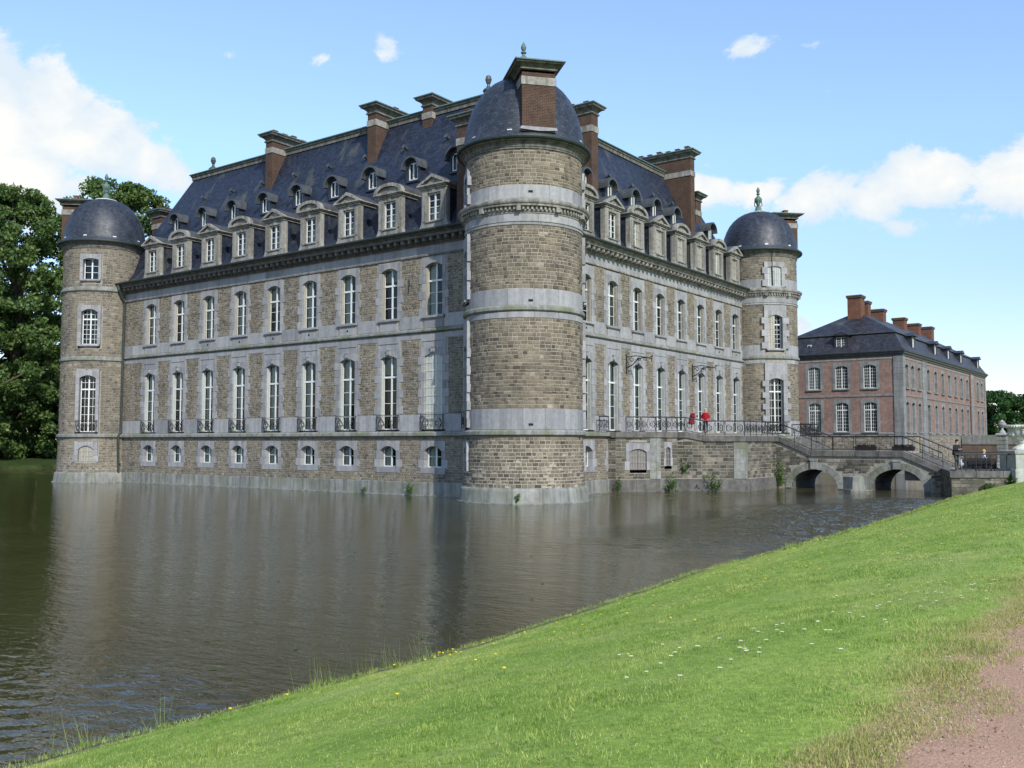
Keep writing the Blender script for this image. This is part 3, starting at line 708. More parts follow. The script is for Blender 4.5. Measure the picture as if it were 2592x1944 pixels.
# --- roof
RX0, RX1, RY0, RY1 = .15, XR - .15, .7, 45.2
def slope_d(z):  # inward distance of the slate surface from the wall face
    P = [(-.85, 17.05), (-.3, 17.18), (.25, 17.5), (.8, 18.25), (2.15, 21.15), (4.95, 27.05)]
    return float(np.interp(z, [p[1] for p in P], [p[0] for p in P]))
rf = MB(); rf.rings(RX0, RX1, RY0, RY1, [(.85, 17.05), (.3, 17.18), (0, 17.33), (-.25, 17.5), (-.5, 17.82), (-.8, 18.25), (-2.15, 21.15), (-4.95, 27.05)], cap=True)
roof = link('roof', rf.mesh('roof', 'slate'), castle)
rc = MB(); rc.rings(RX0, RX1, RY0, RY1, [(-4.82, 26.95), (-4.82, 27.2), (-4.74, 27.25), (-4.74, 27.38), (-5.6, 27.38), (-5.6, 27.06)])
link('ridge_coping', rc.mesh('ridge_coping', 'cap_stone'), roof)
rc = MB(); rc.rings(RX0, RX1, RY0, RY1, [(-4.70, 27.36), (-4.62, 27.42), (-4.66, 27.5), (-5.7, 27.5), (-5.7, 27.4)])
link('ridge_flashing', rc.mesh('ridge_flashing', 'verdigris'), roof)
def roof_vent(face, u, z):
    mb = MB(); d = slope_d(z); mb.tube([(u, d + .1, z - .02), (u, d - .32, z + .06)], .12, 8); mb.tube([(u, d - .26, z + .05), (u, d - .38, z + .1)], [.13, .17], 8)
    link('roof_vent', mb.mesh('roof_vent', 'lead'), castle, **face)
for i in range(8): roof_vent(F1, -(9.2 + 3.95 * i), 24.55)
for i in range(6): roof_vent(F2, 13.2 + 3.55 * i, 23.9)
def urn_finial(c, z, s=1.0, name='finial', parent=None):
    mb = MB()
    mb.lathe([(.42, 0), (.42, .12), (.3, .16), (.26, .42), (.16, .5), (.12, .6)], 12)
    for k in range(4):
        a = k * PI / 2 + .4; mb.tube([(.14 * math.cos(a), .14 * math.sin(a), .5), (.34 * math.cos(a), .34 * math.sin(a), .62), (.30 * math.cos(a), .30 * math.sin(a), 1.0)], .05, 5)
    mb.lathe([(.1, .6), (.16, .66), (.2, .85), (.34, 1.05), (.36, 1.2), (.27, 1.36), (.12, 1.5), (.09, 1.62), (.17, 1.68), (.17, 1.74), (.08, 1.78), (.14, 1.9), (.17, 2.02), (.13, 2.18), (.05, 2.32), (0, 2.4)], 14)
    for i in range(len(mb.v)): x, y, zz = mb.v[i]; mb.v[i] = (x * s, y * s, zz * s)
    link(name, mb.mesh(name, 'verdigris'), parent or castle, (c[0], c[1], z))
def small_finial(c, z):
    mb = MB(); mb.lathe([(.3, 0), (.24, .15), (.2, .9), (.26, .95), (.42, 1.12), (.36, 1.24), (.14, 1.42), (.1, 1.62), (.16, 1.7), (.24, 1.95), (.18, 2.2), (0, 2.32)], 12)
    link('finial', mb.mesh('finial', 'lead'), castle, (c[0], c[1], z))
small_finial((6.2, 39.0), 26.9); small_finial((6.2, 7.5), 27.1)

# --- chimneys
def chimney(x0, x1, y0, y1, z0, zt, band_z=None, pots=4, along='x', loc=(0, 0, 0), rz=0, k=.85):
    """zt = top of the stone cap"""
    mb = MB(); mb.box(x0, x1, y0, y1, z0, zt - .6, 0, 'z')
    o = link('chimney', mb.mesh('chimney', 'chimney_brick'), castle, loc, rz)
    c = MB(); c.rings(x0, x1, y0, y1, [(o_, zt - q_ * k) for o_, q_ in ((.003, .85), (.1, .78), (.1, .66), (.02, .62), (.06, .5), (.2, .34), (.38, .25), (.40, .12), (.46, .1), (.46, 0), (.1, -.04))], cap=True)
    link('chimney_cap', c.mesh('chimney_cap', 'cap_stone'), o)
    f = MB(); f.rings(x0, x1, y0, y1, [(.47, zt - .06), (.49, zt - .05), (.49, zt + .02), (.1, zt + .055), (0, zt + .055)], cap=True); link('flashing', f.mesh('flashing', 'verdigris'), o)
    b = MB(); zb = band_z or zt - 1.6; b.rings(x0, x1, y0, y1, [(0, zb), (.05, zb), (.05, zb + .46), (0, zb + .46)]); link('stone_band', b.mesh('stone_band', 'dormer_stone'), o)
    for i in range(pots):
        t = (i + .5) / pots; p = (x0 + (x1 - x0) * t, (y0 + y1) / 2) if along == 'x' else ((x0 + x1) / 2, y0 + (y1 - y0) * t)
        q = MB(); hh = random.uniform(.34, .48); q.rings(p[0] - .2, p[0] + .2, p[1] - .16, p[1] + .16, [(0, zt), (.02, zt + hh - .06), (.06, zt + hh - .05), (.06, zt + hh)], cap=True)
        link('chimney_pot', q.mesh('chimney_pot', 'terracotta'), o)
    return o
chimney(3.62, 8.6, 27.7, 28.5, 23, 28.5, pots=5)
chimney(3.70, 8.6, 16.1, 16.95, 23, 28.45, pots=5)
chimney(4.62, 8.6, 11.45, 12.3, 25, 28.3, pots=1)
chimney(.32, 1.7, 4.1, 5.5, 17.0, 24.3, band_z=22.4, pots=2)
chimney(29.3, 30.1, 3.0, 9.4, 20.5, 29.0, band_z=26.75, pots=7, along='y')
chimney(12.1, 13.0, 2.6, 6.4, 19.8, 28.0, band_z=26.0, pots=3, along='y')
chimney(32.0, 33.1, 3.8, 6.5, 21.5, 25.9, band_z=23.9, pots=2, along='y')
chimney(4.0, 5.6, 43.6, 44.9, 17.4, 24.6, band_z=22.9, pots=2)

# --- dormers: stone front, pediment, slate cheeks
def dormer_meshes(arched):
    st = MB()
    for s in (-1, 1):
        a, b = sorted((s * .56, s * 1.04)); st.box(a, b, -.05, .35, 17.2, 19.86)
        a, b = sorted((s * .66, s * .94)); st.box(a, b, -.09, -.05, 17.75, 19.7)
        st.prism([(s * 1.04, 17.1), (s * 1.42, 17.1), (s * 1.3, 17.3), (s * 1.1, 17.62), (s * 1.04, 18.0)] if s > 0 else [(s * 1.04, 18.0), (s * 1.1, 17.62), (s * 1.3, 17.3), (s * 1.42, 17.1), (s * 1.04, 17.1)], -.04, .3)
    st.box(-.56, .56, -.05, .3, 17.15, 17.74); st.box(-.68, .68, -.13, .1, 17.68, 17.76); st.box(-.56, .56, -.05, .3, 19.62, 19.86)
    st.box(-.14, .14, -.1, -.05, 19.6, 19.86)
    # entablature, returned along the sides
    for a, b, c, e in ((1.1, .12, 19.86, 19.98), (1.2, .2, 19.98, 20.06), (1.3, .3, 20.06, 20.16)): st.box(-a, a, -b, 2.0, c, e)
    n = 14
    def outline(hw, h):
        if arched: return [(hw * math.cos(PI * i / n), 20.16 + h * math.sin(PI * i / n) ** .9) for i in range(n + 1)]
        return [(hw, 20.16), (0, 20.16 + h), (-hw, 20.16)]
    o, q = outline(1.3, .66), outline(1.0, .44)
    k = len(o)
    for i in range(k - 1): st.prism([o[i], o[i + 1], q[i + 1], q[i]], -.3, .05)
    st.prism(q, -.12, .05)
    o2 = outline(1.18, .56)
    for i in range(k - 1): st.prism([o2[i], o2[i + 1], q[i + 1], q[i]], -.22, .05)
    sl = MB()
    for s in (-1, 1):
        a, b = sorted((s * .9, s * .98)); sl.box(a, b, .3, 2.0, 17.2, 19.86)
    sl.box(-.9, .9, .62, .66, 17.2, 19.86)
    rfm = MB(); ol = outline(1.32, .70); rfm.prism(ol, .06, 2.5)
    return st.mesh('dormer', 'dormer_stone'), sl.mesh('cheek', 'slate'), rfm.mesh('dormer_roof', 'lead')
DM = [dormer_meshes(False), dormer_meshes(True)]
_f, _g = sash(1.12, 17.76, 19.62, .12, 1, 4)
DW, DP = _f.mesh('window', 'white_paint'), _g.mesh('pane', 'glass')
DC = [closed_shutter(1.12, 17.8, 19.6, .1, s).mesh('shutter', 'cream_paint') for s in (-1, 1)]
_c = MB()
for i in range(10): _c.add([(-.5 + i * .1, .3 + .02 * (i % 2), 17.8), (-.4 + i * .1, .3 + .02 * ((i + 1) % 2), 17.8), (-.4 + i * .1, .3 + .02 * ((i + 1) % 2), 18.7), (-.5 + i * .1, .3 + .02 * (i % 2), 18.7)], [(0, 1, 2, 3)])
DCU = _c.mesh('curtain', 'curtain')
def dormer(face, u, arched, closed=()):
    rz = face['rz']; l = face['loc']; loc = (l[0] + u * math.cos(rz), l[1] + u * math.sin(rz), 0); m = DM[arched]
    o = link('dormer', m[0], castle, loc, rz); link('cheek', m[1], o); link('dormer_roof', m[2], o)
    if len(closed) < 2: link('window', DW, o); link('pane', DP, o); link('curtain', DCU, o)
    for c in closed: link('shutter', DC[c], o)
for i, u in enumerate(BAY1): dormer(F1, u, i % 2)
for i, u in enumerate(BAY2): dormer(F2, u, i % 2, {3: (1,), 4: (0, 1), 5: (0, 1), 6: (0, 1), 7: (1,), 8: (0, 1)}.get(i, ()))
# small round-hooded lucarnes
def lucarne_meshes():
    D = 2.25; b = MB(); n = 12
    prof = [(-.46, 21.55)] + [(.46 * math.cos(PI - PI * i / n), 22.4 + .46 * math.sin(PI * i / n)) for i in range(n + 1)] + [(.46, 21.55)]
    outer = [(-.66, 21.4)] + [(.66 * math.cos(PI - PI * i / n), 22.42 + .66 * math.sin(PI * i / n)) for i in range(n + 1)] + [(.66, 21.4)]
    for i in range(len(prof) - 1): b.prism([prof[i], prof[i + 1], outer[i + 1], outer[i]][::-1], D, D + 1.6)
    b.box(-.55, .55, D - .1, D + .2, 21.42, 21.56); b.box(-.5, .5, D + .35, D + .4, 21.5, 22.9)
    h = MB()
    for i in range(n):
        a0, a1 = PI * i / n, PI * (i + 1) / n
        p = [(r * math.cos(a), 22.42 + r * math.sin(a)) for r, a in ((.68, a0), (.82, a0), (.82, a1), (.68, a1))]
        h.prism(p, D - .36, D + 1.75)
    for s in (-1, 1):
        a, c = sorted((s * .64, s * .86)); h.box(a, c, D - .36, D + .9, 22.36, 22.44); h.tube([(s * .70, D + .1, 21.2), (s * .70, D + .75, 22.36)], .04, 5)
    f, g = sash(.86, 21.56, 22.82, D + .08, 1, 1, None, .05, .09)
    return b.mesh('lucarne', 'slate'), h.mesh('hood', 'lead'), f.mesh('window', 'white_paint'), g.mesh('pane', 'glass')
LU = lucarne_meshes()
def lucarne(face, u, dz=0):
    rz = face['rz']; l = face['loc']; loc = (l[0] + u * math.cos(rz), l[1] + u * math.sin(rz), dz)
    o = link('lucarne', LU[0], castle, loc, rz); link('hood', LU[1], o); link('window', LU[2], o); link('pane', LU[3], o)
for u in BAY1: lucarne(F1, u)
for i, u in enumerate(BAY2[1:]):
    if i != 6: lucarne(F2, u - .1, -.25 * 0)

# --- round towers
def cyl_rubble(mb, R0, z0, z1, obs, h=.2, ln=(.22, .44), a0=0, a1=2 * PI, taper=0, skip=None, singles=None):
    n = max(1, round((z1 - z0) / h)); hs = [random.uniform(.76, 1.24) for _ in range(n)]; sc_ = (z1 - z0) / sum(hs); zz_ = z0
    for k in range(n):
        hh = hs[k] * sc_; za = zz_; zb = za + hh; zz_ = zb; Rk = R0 - taper * (k + .5) / n
        oo = [(a, b) for a, b, c, d in obs if min(zb, d) - max(za, c) > .3 * hh]
        for s, e in free_spans(a0, a1, oo):
            p = s
            while p < e - .004:
                l = random.uniform(*ln) / Rk
                if e - (p + l) < .18 / Rk: l = e - p
                g = .016 / Rk; rr = Rk + random.uniform(-.004, .02); zz = (za + .016, zb - .016 + random.uniform(-.008, .004))
                if singles is not None and skip and skip(p + l / 2, (za + zb) / 2): singles.append((p + l / 2, l * Rk - .022, zz, rr))
                else:
                    q0, q1 = p + g, p + l - g; vs = []
                    for (r, c) in ((Rk - .06, 0), (rr - .014, 0), (rr, .014)):
                        for a, z in ((q0 + c / Rk, zz[0] + c), (q1 - c / Rk, zz[0] + c), (q1 - c / Rk, zz[1] - c), (q0 + c / Rk, zz[1] - c)): vs.append((r * math.cos(a), r * math.sin(a), z))
                    mb.add(vs, [(8, 9, 10, 11)] + [(4 + i, 4 + (i + 1) % 4, 8 + (i + 1) % 4, 8 + i) for i in range(4)] + [(i, (i + 1) % 4, 4 + (i + 1) % 4, 4 + i) for i in range(4)])
                p += l
def ring_blocks(mb, prof, n, off=0, g=.002):
    for i in range(n): mb.lathe(prof, 6, off + 2 * PI * i / n + g, off + 2 * PI * (i + 1) / n - g)
SU = MB(); SU.stone(-.5, .5, -.5, .5, -.06, .1, .012)
def unit_stone():
    mb = MB(); c = .03; cz = .07
    vs = [(-.5, .1, -.5), (.5, .1, -.5), (.5, .1, .5), (-.5, .1, .5), (-.5, .014, -.5), (.5, .014, -.5), (.5, .014, .5), (-.5, .014, .5), (-.5 + c, 0, -.5 + cz), (.5 - c, 0, -.5 + cz), (.5 - c, 0, .5 - cz), (-.5 + c, 0, .5 - cz)]
    mb.add(vs, [(8, 9, 10, 11), (4, 5, 9, 8), (5, 6, 10, 9), (6, 7, 11, 10), (7, 4, 8, 11), (0, 1, 5, 4), (1, 2, 6, 5), (2, 3, 7, 6), (3, 0, 4, 7)]); return mb
STONE_MESH = {k: unit_stone().mesh('stone', k) for k in ('rubble_tower', 'rubble_dark')}

TR = [(-5, .8)]
class TowerWin:
    pass
KT = {}
def tower_win_kinds(tag, smat, wide, tooth):
    KT[tag] = dict(low=WinKind(1.35, 4.25, 8.85, 9.08, wide, tooth, 9.6 if tag == 'plain' else 10.47, rows=5, cols=2, transom=7.9, rail=True, smat=smat, depth=.7, d=.42, curtain=False),
                   up=WinKind(1.35, 11.7, 14.5, 14.75, wide, tooth, 15.07 if tag == 'plain' else 15.57, rows=5, cols=2, transom=13.9, smat=smat, depth=.7, d=.42, sill=11.7, curtain=False, closed='cream_paint'),
                   top=WinKind(1.3, 17.3, 19.0, 19.12, wide * .92, 0 if tag == 'plain' else .2, 19.5, rows=3, smat=smat, depth=.7, d=.42, sill=17.3, curtain=False, closed='shutter_paint'),
                   bas=WinKind(1.25, 1.75, 2.8, 3.12, .95, .1, 3.45, depth=.8, d=.45, rows=3, smat=smat, curtain=False, closed='cream_paint'))
tower_win_kinds('plain', 'ashlar', .95, .0); tower_win_kinds('full', 'ashlar', 1.05, .25); tower_win_kinds('near', 'ashlar', 1.05, .1)

def tower(c, Rb, style, win_angles, chim, dz=0, domer=1.0, opts=None):
    """Rb: radius of the main drum; everything in local coordinates around the tower's axis"""
    T = MB(); k = 'rubble_tower' if style == 'near' else 'rubble'
    obs = []
    half = math.asin(1.0 / Rb)
    for a in win_angles:
        a = a % (2 * PI)
        for lo, hi, f in ((1.76, 3.5, 1.0), (4.1, 10.5 if style != 'plain' else 9.45, 1.05), (11.4, 15.6 if style != 'plain' else 15.1, 1.05), (17.0, 19.5, .95)): obs.append((a - half * f, a + half * f, lo, hi))
    rb = Rb - .014
    T.lathe([(rb + .13, .4), (rb + .10, .8), (rb, 3.8), (rb, 20.3)], 96)
    # open the drum at the windows
    dr = MB(); keep = []
    zsl = [.4, .8, 1.77, 3.48, 4.12, 9.44, 10.48, 11.42, 15.08, 15.58, 17.02, 19.48, 20.3]; na = 120
    def rad(z): return rb + .13 - .13 * min(1, max(0, (z - .4) / 3.4))
    for j in range(len(zsl) - 1):
        for i in range(na):
            a0, a1 = 2 * PI * i / na, 2 * PI * (i + 1) / na; am = (a0 + a1) / 2; zm = (zsl[j] + zsl[j + 1]) / 2
            if any(abs((am - (o[0] + o[1]) / 2 + PI) % (2 * PI) - PI) < (o[1] - o[0]) / 2 * .86 and o[2] < zm < o[3] for o in obs): continue
            dr.add([(rad(z) * math.cos(a), rad(z) * math.sin(a), z) for a, z in ((a0, zsl[j]), (a1, zsl[j]), (a1, zsl[j + 1]), (a0, zsl[j + 1]))], [(0, 1, 2, 3)])
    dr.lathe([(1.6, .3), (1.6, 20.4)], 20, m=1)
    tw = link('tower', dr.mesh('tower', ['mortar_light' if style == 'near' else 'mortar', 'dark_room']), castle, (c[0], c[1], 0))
    st = MB(); singles = [] if style == 'near' else None
    camang = math.atan2(CAM[1] - c[1], CAM[0] - c[0]) % (2 * PI)
    skip = None
    if style == 'near': skip = lambda a, z: abs(a - camang) < .62 and 5.3 < z < 8.6
    zb = [(.86, 3.74, .10), (5.3 if style != 'plain' else 4.15, 10.38 if style != 'plain' else 10.3, 0), (12.06 if style != 'plain' else 10.72, 15.66 if style != 'plain' else 16.25, 0), (17.98 if style != 'plain' else 16.72, 20.1, 0)]
    for a, b, tp in zb: cyl_rubble(st, Rb + tp, a, b, obs, taper=tp, skip=skip, singles=singles)
    extra = []
    if singles:
        singles.sort(key=lambda s: abs(s[0] - camang) + abs(s[2][0] - 6.9) * .02); use, rest = singles[:290], singles[290:]
        for a, w, z, r in use:
            o = link('stone', STONE_MESH['rubble_tower'], tw, (r * math.cos(a), r * math.sin(a), (z[0] + z[1]) / 2), a + PI / 2); o.scale = (w, 1, z[1] - z[0])
        for a, w, z, r in rest:
            p = MB(); p.stone(-w / 2, w / 2, z[0], z[1], 0, .1, .014); p.xf(Matrix.Rotation(a + PI / 2, 4, 'Z')); 
            p.v = [(x + r * math.cos(a), y + r * math.sin(a), q) for x, y, q in p.v]; st.add(p.v, p.f)
    link('stone_course', st.mesh('stone_course', k), tw, kind='stuff')
    bd = MB(); mo = MB(); pl = MB()
    ring_blocks(pl, [(Rb + .46, -.7), (Rb + .46, .05), (Rb + .34, .055), (Rb + .27, .72), (Rb + .24, .8), (Rb + .06, .9)], 14)
    lg = MB(); lg.lathe([(Rb, 3.74), (Rb + .06, 3.78), (Rb + .16, 3.82), (Rb + .19, 3.85), (Rb + .19, 4.02), (Rb + .15, 4.07), (Rb - .05, 4.16)], 96)
    if style != 'plain':
        wob = [(a - half * .98, a + half * .98) for a in (x % (2 * PI) for x in win_angles)]
        def band(z0, z1, dr_, n, skipw=True):
            step = 2 * PI / n
            spans = free_spans(0, 2 * PI, wob if skipw else [])
            for s, e in spans:
                m = max(1, round((e - s) / step)); l = (e - s) / m
                for i in range(m): r_ = Rb + dr_ + random.uniform(-.003, .003); bd.lathe([(r_ - .1, z0 + .005), (r_, z0 + .005), (r_, z1 - .005), (r_ - .1, z1 - .005)], 6, s + i * l + .0016, s + (i + 1) * l - .0016)
        band(4.14, 5.3, .03, 16); band(10.4, 10.74, .03, 14); band(11.12, 12.04, .03, 14); band(15.68, 15.84, .05, 14, False); band(15.86, 16.32, .03, 11, False); band(17.2, 17.96, .03, 13)
        mo.lathe([(Rb, 10.74), (Rb + .05, 10.76), (Rb + .13, 10.82), (Rb + .15, 10.85), (Rb + .15, 11.0), (Rb + .02, 11.13)], 96)
        m2 = MB(); m2.lathe([(Rb, 15.82), (Rb + .09, 15.84), (Rb + .07, 15.88), (Rb, 15.9)], 96)
        co = MB(); co.lathe([(Rb, 16.3), (Rb + .07, 16.33), (Rb + .07, 16.4), (Rb + .12, 16.44), (Rb + .12, 16.68), (Rb + .34, 16.7), (Rb + .36, 16.8), (Rb + .42, 16.84), (Rb + .46, 16.92), (Rb + .46, 17.02), (Rb + .1, 17.2), (Rb, 17.22)], 96)
        nd = 92
        for i in range(nd):
            a = 2 * PI * i / nd; p = MB(); p.box(-.06, .06, -.14, 0, 16.5, 16.69) if i % 9 else p.box(-.13, .13, -.24, 0, 16.42, 16.69)
            p.xf(Matrix.Rotation(a + PI / 2, 4, 'Z')); r_ = Rb + .1; co.add([(x + r_ * math.cos(a), y + r_ * math.sin(a), z) for x, y, z in p.v], p.f)
        link('cornice', co.mesh('cornice', 'dormer_stone'), tw)
        sc = MB()
        if style == 'near':
            for z in (4.34, 11.3, 17.5):
                a = camang + .11; p = MB(); p.box(-.13, .13, -.012, .1, z, z + .13); p.xf(Matrix.Rotation(a + PI / 2, 4, 'Z')); r_ = Rb + .03
                sc.add([(x + r_ * math.cos(a), y + r_ * math.sin(a), z) for x, y, z in p.v], p.f)
            link('scupper', sc.mesh('scupper', 'dark_room'), tw)
        link('ashlar_band', bd.mesh('ashlar_band', 'ashlar'), tw, kind='stuff')
    else:
        mo.lathe([(Rb, 10.3), (Rb + .1, 10.36), (Rb + .12, 10.4), (Rb + .12, 10.54), (Rb + .04, 10.58), (Rb + .04, 10.66), (Rb, 10.72)], 96)
        m2 = MB(); m2.lathe([(Rb, 16.25), (Rb + .12, 16.33), (Rb + .15, 16.38), (Rb + .15, 16.54), (Rb + .04, 16.6), (Rb + .04, 16.68), (Rb, 16.72)], 96)
    link('string_course', m2.mesh('string_course', 'ashlar_mossy'), tw); link('ledge', lg.mesh('ledge', 'ashlar_mossy'), tw)
    ec = MB(); ec.lathe([(Rb - .02, 20.02), (Rb + .06, 20.04), (Rb + .06, 20.12), (Rb + .1, 20.16), (Rb + .12, 20.32), (Rb + .24, 20.42), (Rb + .36, 20.46), (Rb + .38, 20.6), (Rb + .3, 20.7)], 96)
    link('string_course', mo.mesh('string_course', 'ashlar_mossy'), tw); link('eaves_cornice', ec.mesh('eaves_cornice', 'cap_stone'), tw); link('plinth', pl.mesh('plinth', 'plinth'), tw, kind='stuff')
    g = MB(); g.lathe([(Rb + .36, 20.52), (Rb + .52, 20.54), (Rb + .56, 20.62), (Rb + .54, 20.72), (Rb + .3, 20.78)], 96); link('gutter', g.mesh('gutter', 'copper'), tw)
    dm = MB(); s = domer
    prof = [(3.86, 20.72), (3.68, 20.98), (3.62, 21.2), (3.52, 21.9), (3.36, 22.6), (3.13, 23.25), (2.86, 23.8), (2.5, 24.28), (2.08, 24.68), (1.6, 24.98), (1.1, 25.17), (.55, 25.28), (0, 25.31)]
    f = Rb / 3.5; zz = domer
    dm.lathe([(r * f, 20.72 + (z - 20.72) * zz) for r, z in prof], 96); me = dm.mesh('dome', 'dome_slate', True); link('dome', me, tw)
    za = 20.72 + 4.59 * zz
    cp = MB(); cp.lathe([(1.15 * f, za - .16), (1.0 * f, za - .05), (.5, za + .06), (.35, za + .1)], 40); link('dome_cap', cp.mesh('dome_cap', 'lead' if style == 'near' else 'limestone_white'), tw)
    urn_finial((0, 0), za + .03, 1.0, parent=tw)
    hk = MB()
    for i in range(9):
        a = i * 2 * PI / 9 + (.05 if style == 'near' else .22); p = MB(); p.box(-.14, .14, -.03, .03, 0, .22); p.xf(Matrix.Rotation(a + PI / 2, 4, 'Z')); r_ = 3.62 * f
        hk.add([(x + r_ * math.cos(a), y + r_ * math.sin(a), z + 20.92) for x, y, z in p.v], p.f)
    link('roof_hook', hk.mesh('roof_hook', 'white_paint'), tw)
    for a in win_angles:
        r_ = Rb * math.cos(half) + .14 if True else Rb
        face = dict(loc=(c[0] + r_ * math.cos(a), c[1] + r_ * math.sin(a), 0), rz=a + PI / 2); K = KT[style]
        o = opts or {}
        K['low'].put(face, 0); K['up'].put(face, 0, closed=o.get('up', ())); K['top'].put(face, 0, closed=o.get('top', ())); K['bas'].put(face, 0, closed=o.get('bas', ()))
    # the flue that rises through the dome
    ca, rin, rout, wd, zt = chim
    chimney(-wd / 2, wd / 2, -rout, -rin, 20.95, zt, band_z=zt - 1.32, pots=3, loc=(c[0], c[1], 0), rz=ca + PI / 2, k=.55)
    ap = MB(); ap.add([(-wd / 2 - .06, -rout - .03, 21.22), (wd / 2 + .06, -rout - .03, 21.22), (wd / 2 + .12, -rout - .08, 21.05), (0, -rout - .12, 20.96), (-wd / 2 - .12, -rout - .08, 21.05)], [(0, 4, 3, 2, 1)]); link('apron', ap.mesh('apron', 'ashlar'), tw, (0, 0, 0), ca + PI / 2)
    return tw
RN = 3.5
tower((0, 0), RN, 'near', [R(135), R(315)], (R(228.8), 1.3, 3.74, 1.95, 24.95))
tower((0, YL), 3.3, 'plain', [R(221), R(48)], (R(132), 1.3, 3.4, 1.8, 24.7), domer=.93, opts=dict(bas=(0, 1)))
tower((XR, .3), 3.3, 'full', [R(225), R(48)], (R(315), 1.3, 3.4, 1.8, 24.5), domer=.88, opts=dict(top=(0, 1), up=(0,)))
# slot under the cellar window of the far tower, rainwater pipes, wall anchor, lamp brackets
mb = MB(); a = R(221); mb.box(-.28, .28, -.02, .1, .92, 1.4); mb.xf(Matrix.Rotation(a + PI / 2, 4, 'Z'))
link('cellar_slot', mb.mesh('cellar_slot', 'dark_room'), castle, (3.36 * math.cos(a), YL + 3.36 * math.sin(a), 0))
def pipe(pts, r=.11): mb = MB(); mb.tube(pts, r, 8); [mb.tube([(p[0], p[1], z - .03), (p[0], p[1], z + .03)], r * 1.5, 8) for p in pts[-1:] for z in np.arange(p[2] + 1.5, pts[-2][2], 2.6)]; link('downpipe', mb.mesh('downpipe', 'pipe'), castle)
pipe([(-.75, 42.35, 16.9), (-.7, 42.3, 16.5), (-.06, 42.45, 15.4), (-.12, 42.45, 4.3), (-.35, 42.45, 3.9), (-.22, 42.45, 0.1)])
pipe([(35.2, -.2, 16.9), (35.1, -.15, 16.5), (34.85, .5, 15.4), (34.85, .45, 4.2)], .085)
pipe([(-.7, 43.2, 20.5), (-.75, 43.0, 19.9), (-.8, 42.8, 17.0)], .06)
pipe([(35.4, -2.0, 20.5), (35.5, -1.85, 19.9), (35.55, -1.9, 17.1)], .06)
mb = MB(); mb.tube([(-9.4, -.05, 13.3), (-9.36, -.06, 13.7), (-9.36, -.05, 14.1)], .035, 5); link('wall_anchor', mb.mesh('wall_anchor', 'iron'), castle, **F1)
def bracket(u):
    mb = MB(); mb.box(u - .04, u + .04, -.06, 0, 8.3, 9.7)
    mb.tube([(u, -.05, 8.7), (u, -.5, 8.9), (u, -.95, 9.3), (u, -1.5, 9.42)], .04, 5); mb.tube([(u, -.05, 9.5), (u, -.8, 9.55), (u, -1.5, 9.42), (u, -2.1, 9.3)], .035, 5)
    for cc, rr in ((-.45, .22), (-1.05, .18), (-1.55, .14)): mb.tube([(u, cc + y, 9.25 + z) for y, _, z in scroll(0, 0, rr, 1.1, 1)], .03, 4)
    mb.tube([(u, -2.05, 9.3), (u, -2.05, 9.05)], .03, 5); mb.tube([(u, -1.98, 9.42), (u, -2.14, 9.5)], .05, 5)
    link('lamp_bracket', mb.mesh('lamp_bracket', 'iron'), castle, **F2)
bracket(13.55); bracket(24.35)
# weep holes in the sill bands
for face, bays, idx in ((F1, BAY1, (2, 3, 4, 5, 6)), (F2, BAY2, (1, 7, 8))):
    for i in idx:
        mb = MB(); mb.box(bays[i] - .07, bays[i] + .07, -.045, 0, 11.02, 11.16); link('weep_hole', mb.mesh('weep_hole', 'dark_room'), castle, **face)

# ------------------------------------------------------------------ terrace and bridge
bridge = thing('stone_bridge', 'grey stone bridge with two arches and stairs from castle terrace to the lawn', 'bridge')
TP = [(10.9, .9), (11.0, .1), (12.95, -1.95), (14.8, -2.65), (16.9, -6.75), (23.3, -6.6), (29.4, -6.6), (33.0, -6.6), (33.4, -4.2), (34.2, .5)]
bst_single = []
def wall_run(p, q, zt, segs):
    """face from p to q (plan), seen from outside with p on the left: local u along, d inward"""
    d = Vector((q[0] - p[0], q[1] - p[1])); L_ = d.length; rz = math.atan2(d.y, d.x)
    return dict(loc=(p[0], p[1], 0), rz=rz), L_
bk = MB(); stn = MB(); qn = MB(); pln = MB()
def put(dst, src, face):
    src.xf(Matrix.Translation(face['loc']) @ Matrix.Rotation(face['rz'], 4, 'Z')); dst.add(src.v, src.f)
singles_b = []
def terrace_face(p, q, zt, quoinL=0, quoinR=0, holes=(), single=False):
    face, L_ = wall_run(p, q, zt, None); a = MB(); backing(a, 0, L_, -.6, zt, holes); link('terrace_wall', a.mesh('terrace_wall', 'mortar'), bridge, **face)
    s = MB(); obs = [(x0 - .02, x1 + .02, z0, z1) for x0, x1, z0, z1 in holes] + ([(0, quoinL, 0, 9)] if quoinL else []) + ([(L_ - quoinR, L_, 0, 9)] if quoinR else [])
    rubble(s, 0, L_, .9, zt - .02, obs, .23, (.3, .62))
    n0 = len(s.v) // 12
    if single:
        for k in range(n0):
            vs = [Vector(v) for v in s.v[12 * k:12 * k + 12]]; singles_b.append((face, vs))
        s = MB()
    if s.v: put(stn, s, face)
    qq = MB()
    for u0, u1 in ((0, quoinL), (L_ - quoinR, L_)):
        if u1 - u0 > .05:
            n = 5; h = (zt - .88) / n
            for i in range(n): qq.box(u0, u1, -.035, .1, .88 + i * h + .006, .88 + (i + 1) * h - .006)
    if qq.v: put(qn, qq, face)
    c = MB(); ashlar(c, -.1, L_ + .1, -.7, .86, -.14, .1, 2.0); put(pln, c, face)
    return face, L_
terrace_face(TP[0], TP[1], 3.8)
fA, LA = terrace_face(TP[1], TP[2], 3.75, holes=[(.95, 2.15, 1.3, 3.4)], quoinR=.45, single=True)
fB, LB = terrace_face(TP[2], TP[3], 3.75, quoinL=.4, quoinR=.0, holes=[(.75, 1.45, 1.55, 3.3)], single=True)
